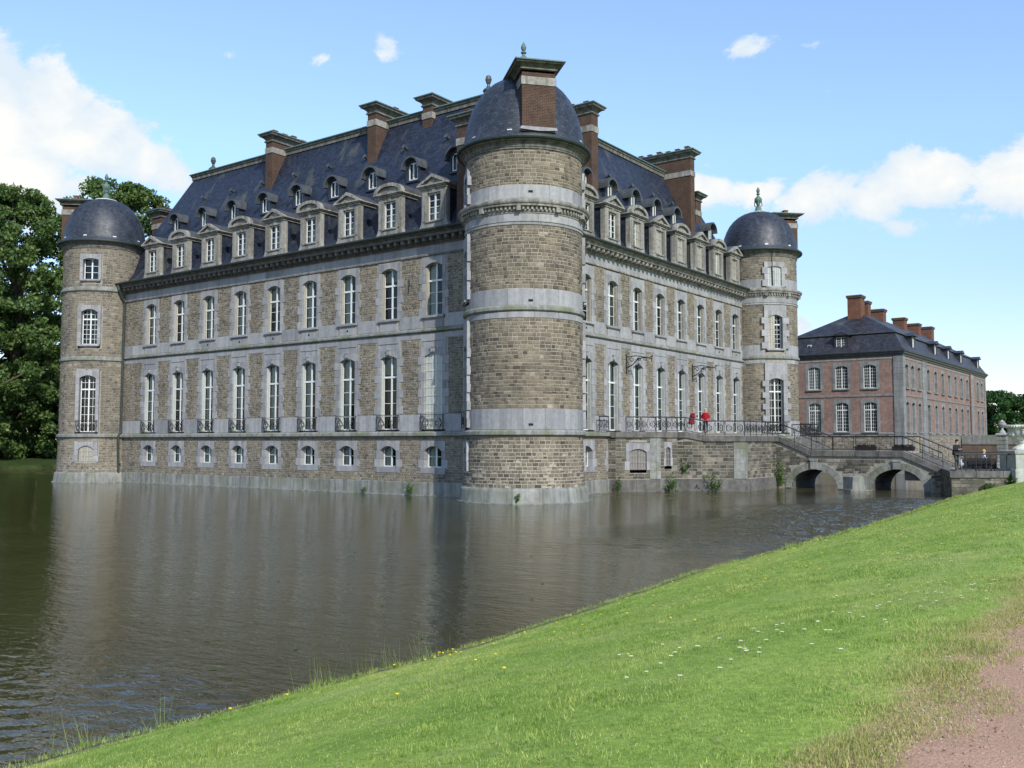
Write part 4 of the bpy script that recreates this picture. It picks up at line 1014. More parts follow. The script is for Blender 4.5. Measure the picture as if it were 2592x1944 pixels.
fC, LC = terrace_face(TP[3], TP[4], 3.5, quoinR=.75, single=True)
fD, LD = terrace_face(TP[4], TP[5], 3.5, quoinL=.45, single=True)
terrace_face(TP[6], TP[7], 3.5); terrace_face(TP[7], TP[8], 3.6); terrace_face(TP[8], TP[9], 3.6)
# barred cellar window and blind slot in the terrace wall
K_ter = WinKind(1.2, 1.5, 2.75, 2.95, .85, .1, 3.38, depth=.35, d=.2, rows=3, cols=2, curtain=False, closed='brown_paint')
K_ter.put(fA, 1.55, bridge, closed=(0, 1))
K_sl = WinKind(.42, 1.75, 2.95, 3.08, .36, .05, 3.3, depth=.3, d=.22, rows=2, curtain=False, closed='brown_paint')
K_sl.put(fB, 1.1, bridge, closed=(0, 1))
# coping: offset ring over the terrace edge, upper and lower level
def coping_run(mb, pts, w=.42, h=.36, over=.12):
    """pts: (x, y, z top) along the outer edge, outside on the right hand of travel"""
    n = len(pts); left = []; right = []
    for i, p in enumerate(pts):
        a = Vector(pts[max(i - 1, 0)][:2]); b = Vector(pts[min(i + 1, n - 1)][:2]); P = Vector(p[:2])
        d1 = (P - a).normalized() if i else (b - P).normalized(); d2 = (b - P).normalized() if i < n - 1 else d1
        n1 = Vector((d1.y, -d1.x)); n2 = Vector((d2.y, -d2.x)); m = (n1 + n2)
        m = m / max(.5, m.length_squared / 2) if m.length > .01 else n1
        right.append(P + m * over); left.append(P - m * (w - over))
    for i in range(n - 1):
        z0, z1 = pts[i][2], pts[i + 1][2]; r0, r1, l0, l1 = right[i], right[i + 1], left[i], left[i + 1]
        L2 = (r1 - r0).length; k = max(1, round(L2 / 1.5))
        for j in range(k):
            s, e = j / k + .003, (j + 1) / k - .003
            R0, R1, L0, L1 = r0.lerp(r1, s), r0.lerp(r1, e), l0.lerp(l1, s), l0.lerp(l1, e); a, b = z0 + (z1 - z0) * s, z0 + (z1 - z0) * e
            vs = [(R0.x, R0.y, a - h), (R1.x, R1.y, b - h), (L1.x, L1.y, b - h), (L0.x, L0.y, a - h), (R0.x, R0.y, a), (R1.x, R1.y, b), (L1.x, L1.y, b), (L0.x, L0.y, a)]
            mb.add(vs, [(0, 3, 2, 1), (4, 5, 6, 7), (0, 1, 5, 4), (1, 2, 6, 5), (2, 3, 7, 6), (3, 0, 4, 7)])
def lerp2(p, q, t): return (p[0] + (q[0] - p[0]) * t, p[1] + (q[1] - p[1]) * t)
BX0, BX1 = 23.3, 28.4
s1, s2 = lerp2(TP[3], TP[4], .12), lerp2(TP[3], TP[4], .42)
YT, YA, YB_, YE = -6.6, -9.2, -15.6, -18.15
ZT, ZL, ZE = 3.87, 2.8, 1.66
cpn = MB(); near_line = [(10.95, .45, 4.14), (11.0, .1, 4.14), (*TP[2], 4.14), (*TP[3], 4.14), (*s1, 4.14), (*s2, ZT), (*TP[4], ZT), (22.6, YT, ZT), (BX0, YT - .1, ZT), (BX0, YA, ZL), (BX0, YB_, ZL), (BX0, YE, ZE)]
coping_run(cpn, near_line, .5, .40)
far_line = [(BX1, YE, ZE), (BX1, YB_, ZL), (BX1, YA, ZL), (BX1, YT - .1, ZT), (33.0, YT, ZT), (33.4, -4.2, ZT), (34.1, .4, 4.14)]
coping_run(cpn, far_line, .5, .40)
# under-coping course along the bridge
bw = MB(); bw2 = MB(); bs = MB(); rg = MB(); sof = MB()
def zdeck(y): return float(np.interp(-y, [6.6, 9.2, 15.6, 18.15, 30], [3.47, 2.4, 2.4, 1.26, 1.26]))
A1 = (-7.72, -11.12, 1.43); A2 = (-13.45, -16.95, 1.52)
def arch_z(y, A):
    c = (A[0] + A[1]) / 2; h = (A[0] - A[1]) / 2; t = (y - c) / h
    return None if abs(t) >= 1 else .05 + (A[2] - .05) * math.sqrt(1 - t * t) ** .9
ys = sorted({*np.linspace(-6.6, -19, 125), *[a[i] for a in (A1, A2) for i in (0, 1)]}, reverse=True)
for y0, y1 in zip(ys[:-1], ys[1:]):
    ym = (y0 + y1) / 2; z0 = [-.6, -.6]; ins = False
    for A in (A1, A2):
        if A[1] < ym < A[0]:
            ins = True; z0 = [arch_z(min(max(y, A[1] + 1e-4), A[0] - 1e-4), A) for y in (y0, y1)]
    for x in (BX0 + .02, BX1 - .02):
        (bw if x < 25 else bw2).add([(x, y0, z0[0]), (x, y1, z0[1]), (x, y1, zdeck(y1)), (x, y0, zdeck(y0))], [(0, 1, 2, 3)] if x < 25 else [(3, 2, 1, 0)])
    if ins: sof.add([(BX0, y0, z0[0]), (BX1, y0, z0[0]), (BX1, y1, z0[1]), (BX0, y1, z0[1])], [(0, 1, 2, 3)])
for A in (A1, A2):
    for y in A[:2]:
        sof.add([(BX0, y, -.6), (BX1, y, -.6), (BX1, y, .1), (BX0, y, .1)], [(0, 1, 2, 3)])
    c = (A[0] + A[1]) / 2; h = (A[0] - A[1]) / 2; n = 15
    for i in range(n):   # voussoirs
        a0, a1 = PI * i / n + .006, PI * (i + 1) / n - .006
        def P(a, k): return (c + (h + k) * math.cos(a), .05 + (A[2] - .05 + k) * abs(math.sin(a)) ** .9)
        p = [P(a0, 0), P(a0, .46), P(a1, .46), P(a1, 0)]; x0 = BX0 - .035 - random.uniform(0, .006)
        vs = [(x0, y, z) for y, z in p] + [(BX0 + .3, y, z) for y, z in p]
        rg.add(vs, [(0, 1, 2, 3), (7, 6, 5, 4)] + [(i2, i2 + 4, (i2 + 1) % 4 + 4, (i2 + 1) % 4) for i2 in range(4)])
    rg.box(BX0 - .16, BX0 + .1, c - .24, c + .24, A[2] + .02, 2.16); rg.box(BX0 - .2, BX0 + .1, c - .28, c + .28, 2.05, 2.2)
def blocked(u0, u1, z0, z1):
    for u in (u0, u1, (u0 + u1) / 2):
        y = -6.6 - u
        for A in (A1, A2):
            c = (A[0] + A[1]) / 2; h = (A[0] - A[1]) / 2 + .44
            if abs(y - c) < h and z0 < .05 + (A[2] + .42) * math.sqrt(max(0, 1 - ((y - c) / h) ** 2)): return True
        if z1 > zdeck(y) - .06: return True
        if -13.2 < y < -11.45 and z1 < 1.2: return True
    return False
s = MB(); rubble(s, 0, 11.6, .05, 3.47, (), .22, (.3, .66), blocked); fE = dict(loc=(BX0, -6.6, 0), rz=-PI / 2)
for k in range(len(s.v) // 12): singles_b.append((fE, [Vector(v) for v in s.v[12 * k:12 * k + 12]]))
# cutwater pier
pr = MB(); yc = -12.3
pr.add([(BX0, yc + .95, -.6), (BX0 - .75, yc, -.6), (BX0, yc - .95, -.6), (BX0, yc + .8, .95), (BX0 - .55, yc - .05, .95), (BX0, yc - .8, .95), (BX0, yc - .1, 1.25)], [(0, 1, 4, 3), (1, 2, 5, 4), (3, 4, 6), (4, 5, 6)])
pr.box(BX0 - .12, BX0 + .1, yc - .85, yc + .4, -.2, 1.12)
pr.add([(BX0, yc + 1.2, -.1), (BX0 - 1.0, yc, -.1), (BX0, yc - 1.2, -.1), (BX0, yc + 1.2, .06), (BX0 - .95, yc, .06), (BX0, yc - 1.2, .06)], [(0, 1, 4, 3), (1, 2, 5, 4), (3, 4, 5)])
link('bridge_wall', bw.mesh('bridge_wall', 'mortar'), bridge); link('bridge_wall', bw2.mesh('bridge_wall', 'rubble_dark'), bridge); link('arch_soffit', sof.mesh('arch_soffit', 'coping'), bridge)
link('arch_ring', rg.mesh('arch_ring', 'ashlar_mossy'), bridge, kind='stuff'); link('pier', pr.mesh('pier', 'plinth'), bridge)
link('quoin', qn.mesh('quoin', 'ashlar_mossy'), bridge, kind='stuff'); link('plinth', pln.mesh('plinth', 'coping'), bridge, kind='stuff'); link('coping', cpn.mesh('coping', 'coping'), bridge, kind='stuff')
# individually built stones: the largest of the terrace and bridge faces
def st_area(it): v = it[1]; return (v[1] - v[0]).length * (v[3] - v[0]).length
singles_b.sort(key=st_area, reverse=True)
for i, (face, vs) in enumerate(singles_b):
    if i < 295:
        w_, h_ = (vs[1] - vs[0]).length, (vs[3] - vs[0]).length; cen = (vs[0] + vs[2]) / 2; Mx = Matrix.Translation(face['loc']) @ Matrix.Rotation(face['rz'], 4, 'Z')
        p = Mx @ Vector((cen.x, vs[8].y, cen.z)); o = link('stone', STONE_MESH['rubble_dark'], bridge, p, face['rz']); o.scale = (w_, 1, h_)
    else:
        t = MB(); t.add(vs, [(8, 9, 10, 11), (4, 5, 9, 8), (5, 6, 10, 9), (6, 7, 11, 10), (7, 4, 8, 11), (0, 1, 5, 4), (1, 2, 6, 5), (2, 3, 7, 6), (3, 0, 4, 7)]); put(stn, t, face)
link('stone_course', stn.mesh('stone_course', 'rubble_dark'), bridge, kind='stuff')
# paving, steps
pv = MB()
poly = [(11.2, .65), (13.1, -1.7), (14.9, -2.35), (*lerp2(s1, s2, 0),), (30.5, -3.4), (33.8, .65)]
pv.poly_up(poly, 3.2, 4.11); pv.poly_up([(*s1,), (*s2,), (17.1, -6.4), (33.0, -6.4), (33.2, -3.3), (16.0, -3.3)], 3.0, 3.84)
for k in range(2): pv.box(16.2, 31, -3.4 - .32 * (k + 1), -3.4 - .32 * k, 3.7, 4.11 - .09 * (k + 1))
link('paving', pv.mesh('paving', 'forecourt'), bridge)
def stairs(y0, y1, za, zb, n):
    for i in range(n):
        a = y0 + (y1 - y0) * i / n; b = y0 + (y1 - y0) * (i + 1) / n; mb = MB(); mb.box(BX0 + .4, BX1 - .4, b, a, zb - .9, za + (zb - za) * (i + 1) / n); link('step', mb.mesh('step', 'coping'), bridge)
stairs(YT - .1, YA, ZT, ZL - .02, 7); stairs(YB_, YE, ZL - .02, ZE, 7)
mb = MB(); mb.box(BX0 + .3, BX1 - .3, YB_, YA, 1.9, ZL - .02); link('landing', mb.mesh('landing', 'forecourt'), bridge)
# landing stage on the lawn side
PF = [(23.3, -18.0), (16.8, -20.0), (19.75, -23.7), (24, -27.5), (60, -27.5), (60, -17.5), (28.4, -17.5)]
mb = MB(); mb.poly_up(PF, -.6, 1.30); link('abutment', mb.mesh('abutment', 'rubble_dark'), bridge)
cp2 = MB(); coping_run(cp2, [(BX0, YE, ZE), (16.8, -20.0, ZE), (19.85, -23.8, ZE)], .6, .40, .1); coping_run(cp2, [(19.85, -23.8, ZE), (23.5, -27.5, ZE)], .6, .4, .1)
link('abutment_coping', cp2.mesh('abutment_coping', 'coping'), bridge, kind='stuff')
s = MB(); fF, LF = wall_run((16.8, -20.0), (19.75, -23.7), 1.2, None); rubble(s, 0, LF, -.2, 1.24, (), .2, (.3, .6)); a_ = MB(); put(a_, s, fF); fG, LG = wall_run((23.3, -18.0), (16.8, -20.0), 1.2, None); s = MB(); rubble(s, 0, LG, -.2, 1.24, (), .2, (.3, .6)); put(a_, s, fG)
link('abutment_stone', a_.mesh('abutment_stone', 'rubble_dark'), bridge, kind='stuff')
mb = MB(); mb.poly_up([(23.3, -18.2), (17.3, -20.05), (20.2, -23.6), (24.3, -27.2), (60, -27.2), (60, -17.7), (28.4, -17.7)], 1.2, ZE - .03); link('abutment_paving', mb.mesh('abutment_paving', 'forecourt'), bridge)

# railings: a run per length, panels inside
RAILS = {}
def railing(pts, h=1.02, scrolls=True, unit=1.25):
    for (x0, y0, z0), (x1, y1, z1) in zip(pts[:-1], pts[1:]):
        d = Vector((x1 - x0, y1 - y0)); L_ = d.length; rz = math.atan2(d.y, d.x); sl = (z1 - z0) / L_
        n = max(1, round(L_ / unit)); w = L_ / n
        r = MB(); r.tube([(0, 0, h), (L_, 0, h + z1 - z0)], .042, 5); r.tube([(0, 0, .1), (L_, 0, .1 + z1 - z0)], .026, 4)
        o = link('railing', r.mesh('railing', 'iron'), bridge, (x0, y0, z0), rz)
        for i in range(n):
            p = MB(); a = i * w
            p.tube([(0, 0, 0), (0, 0, h)], .026, 4)
            if i == n - 1: p.tube([(w, 0, sl * w), (w, 0, h + sl * w)], .026, 4)
            if scrolls:
                k = len(p.v); q = MB()
                for s in (-1, 1):
                    for f, st_ in ((s, -PI / 2), (-s, PI / 2)): q.tube(scroll(w / 2 + s * w * .25, .52, min(.27, w * .24), 1.25, f, st_), .02, 3, cap=False)
                q.tube([(w / 2 + .07 * math.sin(t / 8 * 2 * PI), 0, .55 + .36 * math.cos(t / 8 * 2 * PI)) for t in range(9)], .02, 3, cap=False)
                q.tube([(w * .02, 0, .14), (w * .12, 0, .5), (w * .03, 0, .95)], .018, 3, cap=False); q.tube([(w * .98, 0, .14), (w * .88, 0, .5), (w * .97, 0, .95)], .018, 3, cap=False)
                q.v = [(x, y, z + sl * x) for x, y, z in q.v]; p.add(q.v, q.f)
            else:
                p.tube([(w / 2, 0, .1 + sl * w / 2), (w / 2, 0, h + sl * w / 2)], .012, 4)
            link('railing_panel', p.mesh('railing_panel', 'iron'), o, (a, 0, sl * a))
def inset(pts, d=.16):
    return pts
railing([(11.6, -.35, 4.14), (*TP[2], 4.14), (*TP[3], 4.14), (*s1, 4.14), (*s2, ZT), (*TP[4], ZT), (22.6, YT, ZT), (BX0 + .12, YT - .1, ZT)])
railing([(BX0 + .12, YT - .1, ZT), (BX0 + .12, YA, ZL), (BX0 + .12, YB_, ZL), (BX0 + .12, YE, ZE)], scrolls=False, unit=1.6)
railing([(BX1 - .12, YT - .1, ZT), (BX1 - .12, YA, ZL), (BX1 - .12, YB_, ZL), (BX1 - .12, YE, ZE)], scrolls=False, unit=1.6)
railing([(33.3, -4.2, ZT), (33.0, YT, ZT), (BX1, YT - .1, ZT)])
railing([(17.05, -20.2, ZE), (19.5, -23.2, ZE)], scrolls=False, unit=.6)
railing([(BX1 - .12, YE, ZE), (31, -20.2, ZE), (31.5, -26, ZE)], scrolls=False, unit=.6)
railing([(9.2, .35, 4.14), (10.5, .35, 4.14)])

# ------------------------------------------------------------------ brick mansion
MX, MY, MX1, MY1 = 59.63, -6.8, 106.2, 6.0
man = thing('brick_mansion', 'red brick mansion with dark mansard roof and a row of brick chimneys', 'building', (MX, MY, 0))
def mbox(name, mat, b, par=man, **k): mb = MB(); mb.box(*b); return link(name, mb.mesh(name, mat), par, **k)
FL = dict(loc=(0, 0, 0), rz=-PI / 2); FR = dict(loc=(0, 0, 0), rz=0); MW, ML = MY1 - MY, MX1 - MX
MBL = [-(MW / 2 + k * 3.02 - .0) for k in (-1, 0, 1)]
MBR = [1.75, 4.3, 7.15] + [11.55 + 3.68 * k for k in range(7)] + [40.9, 43.9]
mb = MB()
def msurr(w, z0, zs, zc, top):
    return surround_mesh(w, z0, zs, zc, w / 2 + .32, 0, top, .32, sill=z0, mat='bluestone')
def mwin_kind(w, z0, zs, zc, rows, cols, tr=None, fm='white_paint', d=.14):
    k = WinKind.__new__(WinKind); fr, gl = sash(w, z0, zc, d, cols, rows, tr, .05, .06)
    k.parts = [('surround', msurr(w, z0, zs, zc, zc + .36))]; k.frame = fr.mesh('window', fm); k.pane = gl.mesh('pane', 'glass'); k.curtain = None; k.closed = []
    cu = MB(); cu.add([(-w / 2, .3, z0), (w / 2, .3, z0), (w / 2, .3, zc), (-w / 2, .3, zc)], [(0, 1, 2, 3)]); k.curtain = cu.mesh('blind', 'curtain'); return k
ML_u = mwin_kind(1.36, 9.25, 11.55, 11.78, 7, 3); ML_l = mwin_kind(1.36, 4.52, 7.5, 7.72, 6, 3, 6.9)
MR_u = mwin_kind(1.3, 9.25, 11.55, 11.78, 4, 2, None, 'brown_paint', .26); MR_l = mwin_kind(1.3, 4.52, 7.5, 7.72, 4, 2, 6.9, 'brown_paint', .26)
wl_ = MB()
for face, bays, L_ in ((FL, MBL, -MW), (FR, MBR, ML)):
    ob = [(u - .9, u + .9, a, b) for u in bays for a, b in ((9.2, 12.05), (4.45, 8.0))]
    b = MB(); backing(b, min(0, L_), max(0, L_), 4.3, 12.8, ob, 0); c = MB(); backing(c, min(0, L_), max(0, L_), -.6, 4.3, [], 0)
    for q, m in ((b, 0), (c, 1)):
        q.xf(Matrix.Rotation(face['rz'], 4, 'Z')); wl_.add(q.v, q.f, m)
link('wall', wl_.mesh('wall', ['mansion_brick', 'mortar']), man)
rs = MB()
for face, a_, b_ in ((FL, -MW, 0), (FR, 0, ML)):
    q = MB(); rubble(q, a_, b_, -.1, 4.2, (), .2, (.22, .5)); q.xf(Matrix.Rotation(face['rz'], 4, 'Z')); rs.add(q.v, q.f)
link('stone_course', rs.mesh('stone_course', 'rubble'), man, kind='stuff')
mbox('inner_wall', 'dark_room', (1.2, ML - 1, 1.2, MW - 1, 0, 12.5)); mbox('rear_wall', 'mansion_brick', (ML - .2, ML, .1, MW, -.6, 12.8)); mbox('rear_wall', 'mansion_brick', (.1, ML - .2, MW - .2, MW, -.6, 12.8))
for face, bays in ((FL, MBL), (FR, MBR)):
    for i, u in enumerate(bays):
        for j, k in enumerate((ML_u, ML_l) if face is FL else (MR_u, MR_l)):
            rz = face['rz']; k.put(dict(loc=(0, 0, 0), rz=rz), u, man, curtain=(face is FL and (i == 2)))
tr = MB(); tr.rings(0, ML, 0, MW, [(0, 8.3), (.07, 8.34), (.07, 8.52), (0, 8.56)]); tr.rings(0, ML, 0, MW, [(0, 4.22), (.05, 4.24), (.05, 4.4), (0, 4.44)]); tr.rings(0, ML, 0, MW, [(0, 12.3), (.05, 12.34), (.05, 12.46), (0, 12.5)])
link('string_course', tr.mesh('string_course', 'bluestone'), man)
tr = MB(); tr.rings(0, ML, 0, MW, [(0, 12.62), (.1, 12.66), (.12, 12.8), (.26, 12.88), (.3, 13.05), (.42, 13.1), (.45, 13.22), (.2, 13.26)]); link('cornice', tr.mesh('cornice', 'lead'), man)
pq = MB()
def pilaster(face, u0, u1):
    t = MB(); n = 20; h = 12.6 / n
    for i in range(n): t.box(u0 + .0, u1, -.09 - (.012 if i % 2 else 0), .05, .0 + i * h + .008, (i + 1) * h - .008)
    t.xf(Matrix.Rotation(face['rz'], 4, 'Z')); pq.add(t.v, t.f)
pilaster(FL, -.9, .08); pilaster(FR, -.08, .85); pilaster(FL, -MW, -MW + .9)
for a, b in ((8.5, 10.3), (35.6, 37.6), (ML - .8, ML)): pilaster(FR, a, b)
link('pilaster', pq.mesh('pilaster', 'bluestone'), man, kind='stuff')
mr = MB(); mr.rings(0, ML, 0, MW, [(.42, 13.2), (.1, 13.45), (-.55, 14.5), (-1.0, 15.3)]); mr.rings(0, ML, 0, MW, [(-.82, 15.28), (-.82, 15.36)])
a, b = -.82, MW / 2; hx = 5.6
mr.add([(.82, .82, 15.36), (ML - .82, .82, 15.36), (ML - .82, MW - .82, 15.36), (.82, MW - .82, 15.36), (.82 + hx, b, 18.5), (ML - .82 - hx, b, 18.5)], [(0, 1, 5, 4), (2, 3, 4, 5), (3, 0, 4), (1, 2, 5)])
mrf = link('roof', mr.mesh('roof', 'mansion_slate'), man)
fl = MB(); fl.rings(0, ML, 0, MW, [(-.84, 15.25), (-.78, 15.27), (-.78, 15.37), (-.86, 15.39)]); fl.tube([(.82 + hx, b, 18.52), (ML - .82 - hx, b, 18.52)], .1, 6); link('roof_flashing', fl.mesh('roof_flashing', 'lead'), mrf)
for x, zt, w in ((5.3, 20.2, 1.5), (9.8, 20.1, 1.2), (16.4, 19.9, 1.3), (26.6, 19.9, 1.4), (34.2, 19.9, 1.4), (42.0, 20.2, 1.6)):
    yb = b + (.3 if x != 5.3 else -.2); q = MB(); q.box(x - w / 2, x + w / 2, yb - .75, yb + .75, 16.5, zt - .3, 0, 'z'); q.rings(x - w / 2, x + w / 2, yb - .75, yb + .75, [(0, zt - .35), (.08, zt - .3), (.08, zt - .18), (.14, zt - .14), (.14, zt), (0, zt + .04)], cap=True)
    ch = link('chimney', q.mesh('chimney', 'stack_brick'), man)
    q = MB(); q.rings(x - w / 2, x + w / 2, yb - .75, yb + .75, [(.085, zt - .3), (.11, zt - .29), (.11, zt - .2), (.085, zt - .19)]); link('chimney_band', q.mesh('chimney_band', 'lead'), ch)
def mdormer(face, u, w=1.1):
    t = MB(); t.box(-w / 2 - .2, -w / 2, .1, 1.6, 13.4, 15.15); t.box(w / 2, w / 2 + .2, .1, 1.6, 13.4, 15.15); t.box(-w / 2, w / 2, .1, 1.6, 15.0, 15.15)
    r = MB(); r.prism([(w / 2 + .5, 15.15), (0, 15.55), (-w / 2 - .5, 15.15)], -.15, 2.6)
    rz = face['rz']; loc = (u * math.cos(rz), u * math.sin(rz), 0)
    o = link('dormer', t.mesh('dormer', 'mansion_slate'), man, loc, rz); link('dormer_roof', r.mesh('dormer_roof', 'mansion_slate'), o)
    f, g = sash(w, 13.5, 15.0, .2, 2, 5); link('window', f.mesh('window', 'white_paint'), o); link('pane', g.mesh('pane', 'glass'), o)
mdormer(FL, -MW / 2)
for x in (5.6, 16.2, 23.4, 31.0, 42.4): mdormer(FR, x)
q = MB(); q.box(-.22, .22, .1, .3, 0, .5); q.box(-.15, .15, .08, .12, .07, .43, 1); o = link('skylight', q.mesh('skylight', ['white_paint', 'glass']), man, (0.2, MW / 2 + 3.6, 13.85), -PI / 2)
q = MB(); q.tube([(35.3, -.1, 12.8), (35.3, -.1, 0)], .09, 6); link('downpipe', q.mesh('downpipe', 'terracotta'), man)
for u in (41, 44): mbox('cellar_window', 'dark_room', (u - .25, u + .25, -.01, .2, 1.4, 2.6))

# ------------------------------------------------------------------ garden wall, pillars, vase
gw = thing('garden_wall', 'low brown brick garden wall with stone cap behind the forecourt', 'wall', (88.0, -9.0, 0))
q = MB(); q.box(0, .5, -26, 2, .2, 3.1); link('wall', q.mesh('wall', 'garden_brick'), gw); q = MB(); q.box(-.1, .6, -26, 2, 3.1, 3.35); link('coping', q.mesh('coping', 'ashlar_mossy'), gw)
q = MB(); q.box(.05, .45, -26, 2, 3.35, 4.3); link('parapet', q.mesh('parapet', 'ashlar_mossy'), gw)
def urn_pillar(x, y, label):
    t = thing('gate_pillar', label, 'pillar', (x, y, .6), group=None)
    q = MB()
    for i in range(7): q.box(-.5, .5, -.5, .5, i * .5 + .03, (i + 1) * .5 - .03); q.box(-.45, .45, -.45, .45, i * .5, (i + 1) * .5)
    link('shaft', q.mesh('shaft', 'ashlar_mossy'), t); q = MB(); q.rings(-.5, .5, -.5, .5, [(0, 3.5), (.15, 3.6), (.15, 3.75), (0, 3.85)], cap=True); link('cap', q.mesh('cap', 'ashlar'), t)
    q = MB(); q.lathe([(.4, 3.85), (.36, 4.0), (.14, 4.25), (.12, 4.45), (.3, 4.6), (.46, 4.85), (.47, 4.98), (.34, 5.02), (.34, 5.1), (.4, 5.15), (.22, 5.25), (.08, 5.4), (0, 5.45)], 16); link('urn', q.mesh('urn', 'ashlar'), t)
urn_pillar(77.9, -13.3, 'tall gate pillar topped by a stone urn in front of the dark trees')
q = MB(); q.rings(-.95, .95, -.95, .95, [(.08, -1.3), (.08, .12), (0, .2), (0, 1.05), (.06, 1.1), (.1, 1.2), (.1, 1.3), (0, 1.34)], cap=True)
pd = thing('pedestal', 'square pale stone pedestal at the end of the bridge platform', 'pedestal', (20.1, -23.45, 1.6), R(-53.7), q.mesh('pedestal', 'pedestal_stone'))
v = MB(); v.lathe([(.62, 0), (.62, .1), (.5, .16), (.32, .3), (.27, .42), (.36, .46), (.36, .5), (.3, .53), (.5, .66), (.68, .9), (.76, 1.15), (.76, 1.28), (.8, 1.3), (.98, 1.42), (1.0, 1.5), (.9, 1.54), (.7, 1.52), (.6, 1.4)], 36)
vz = thing('garden_vase', 'large white carved stone vase standing on the pale pedestal', 'vase', (20.1, -23.45, 2.945), 0, v.mesh('garden_vase', 'limestone_white', True))
for k in range(6):   # carved masks round the bowl, leaf moulding under the rim
    a = k * PI / 3 + .3; w = MB(); w.ball((0, 0, 0), (.13, .2, .22)); w.ball((.1, 0, -.04), (.08, .06, .09)); w.ball((.08, .09, .08), (.06, .05, .05)); w.ball((.08, -.09, .08), (.06, .05, .05)); w.ball((.06, 0, .22), (.08, .2, .08))
    w.xf(Matrix.Rotation(a, 4, 'Z')); w.v = [(x + .72 * math.cos(a), y + .72 * math.sin(a), z + 1.0) for x, y, z in w.v]; link('carved_mask', w.mesh('carved_mask', 'limestone_white', True), vz)
w = MB()
for k in range(40):
    a = 2 * PI * k / 40; w.ball((.97 * math.cos(a), .97 * math.sin(a), 1.44), (.05, .05, .075), 6, 4)
link('egg_moulding', w.mesh('egg_moulding', 'limestone_white'), vz, kind='stuff')

# flower troughs on the bridge landing
TG = MB(); TG.rings(-.75, .75, -.16, .16, [(-.04, 0), (0, .05), (.03, .26), (.05, .32), (-.02, .32), (-.02, .26)], cap=True)
for i in range(26):
    x, y = random.uniform(-.7, .7), random.uniform(-.12, .12); TG.ball((x, y, .34 + random.uniform(0, .08)), random.uniform(.05, .09), 5, 3)
tgm = TG.mesh('flower_trough', 'wood_black')
thing('flower_trough', 'dark low flower trough on bridge landing, nearer the terrace stairs', 'trough', (27.6, -11.9, ZL - .02), PI / 2, tgm, 'troughs on the bridge landing')
thing('flower_trough', 'dark low flower trough on bridge landing, nearer the lawn-side stairs', 'trough', (27.6, -14.6, ZL - .02), PI / 2, tgm, 'troughs on the bridge landing')

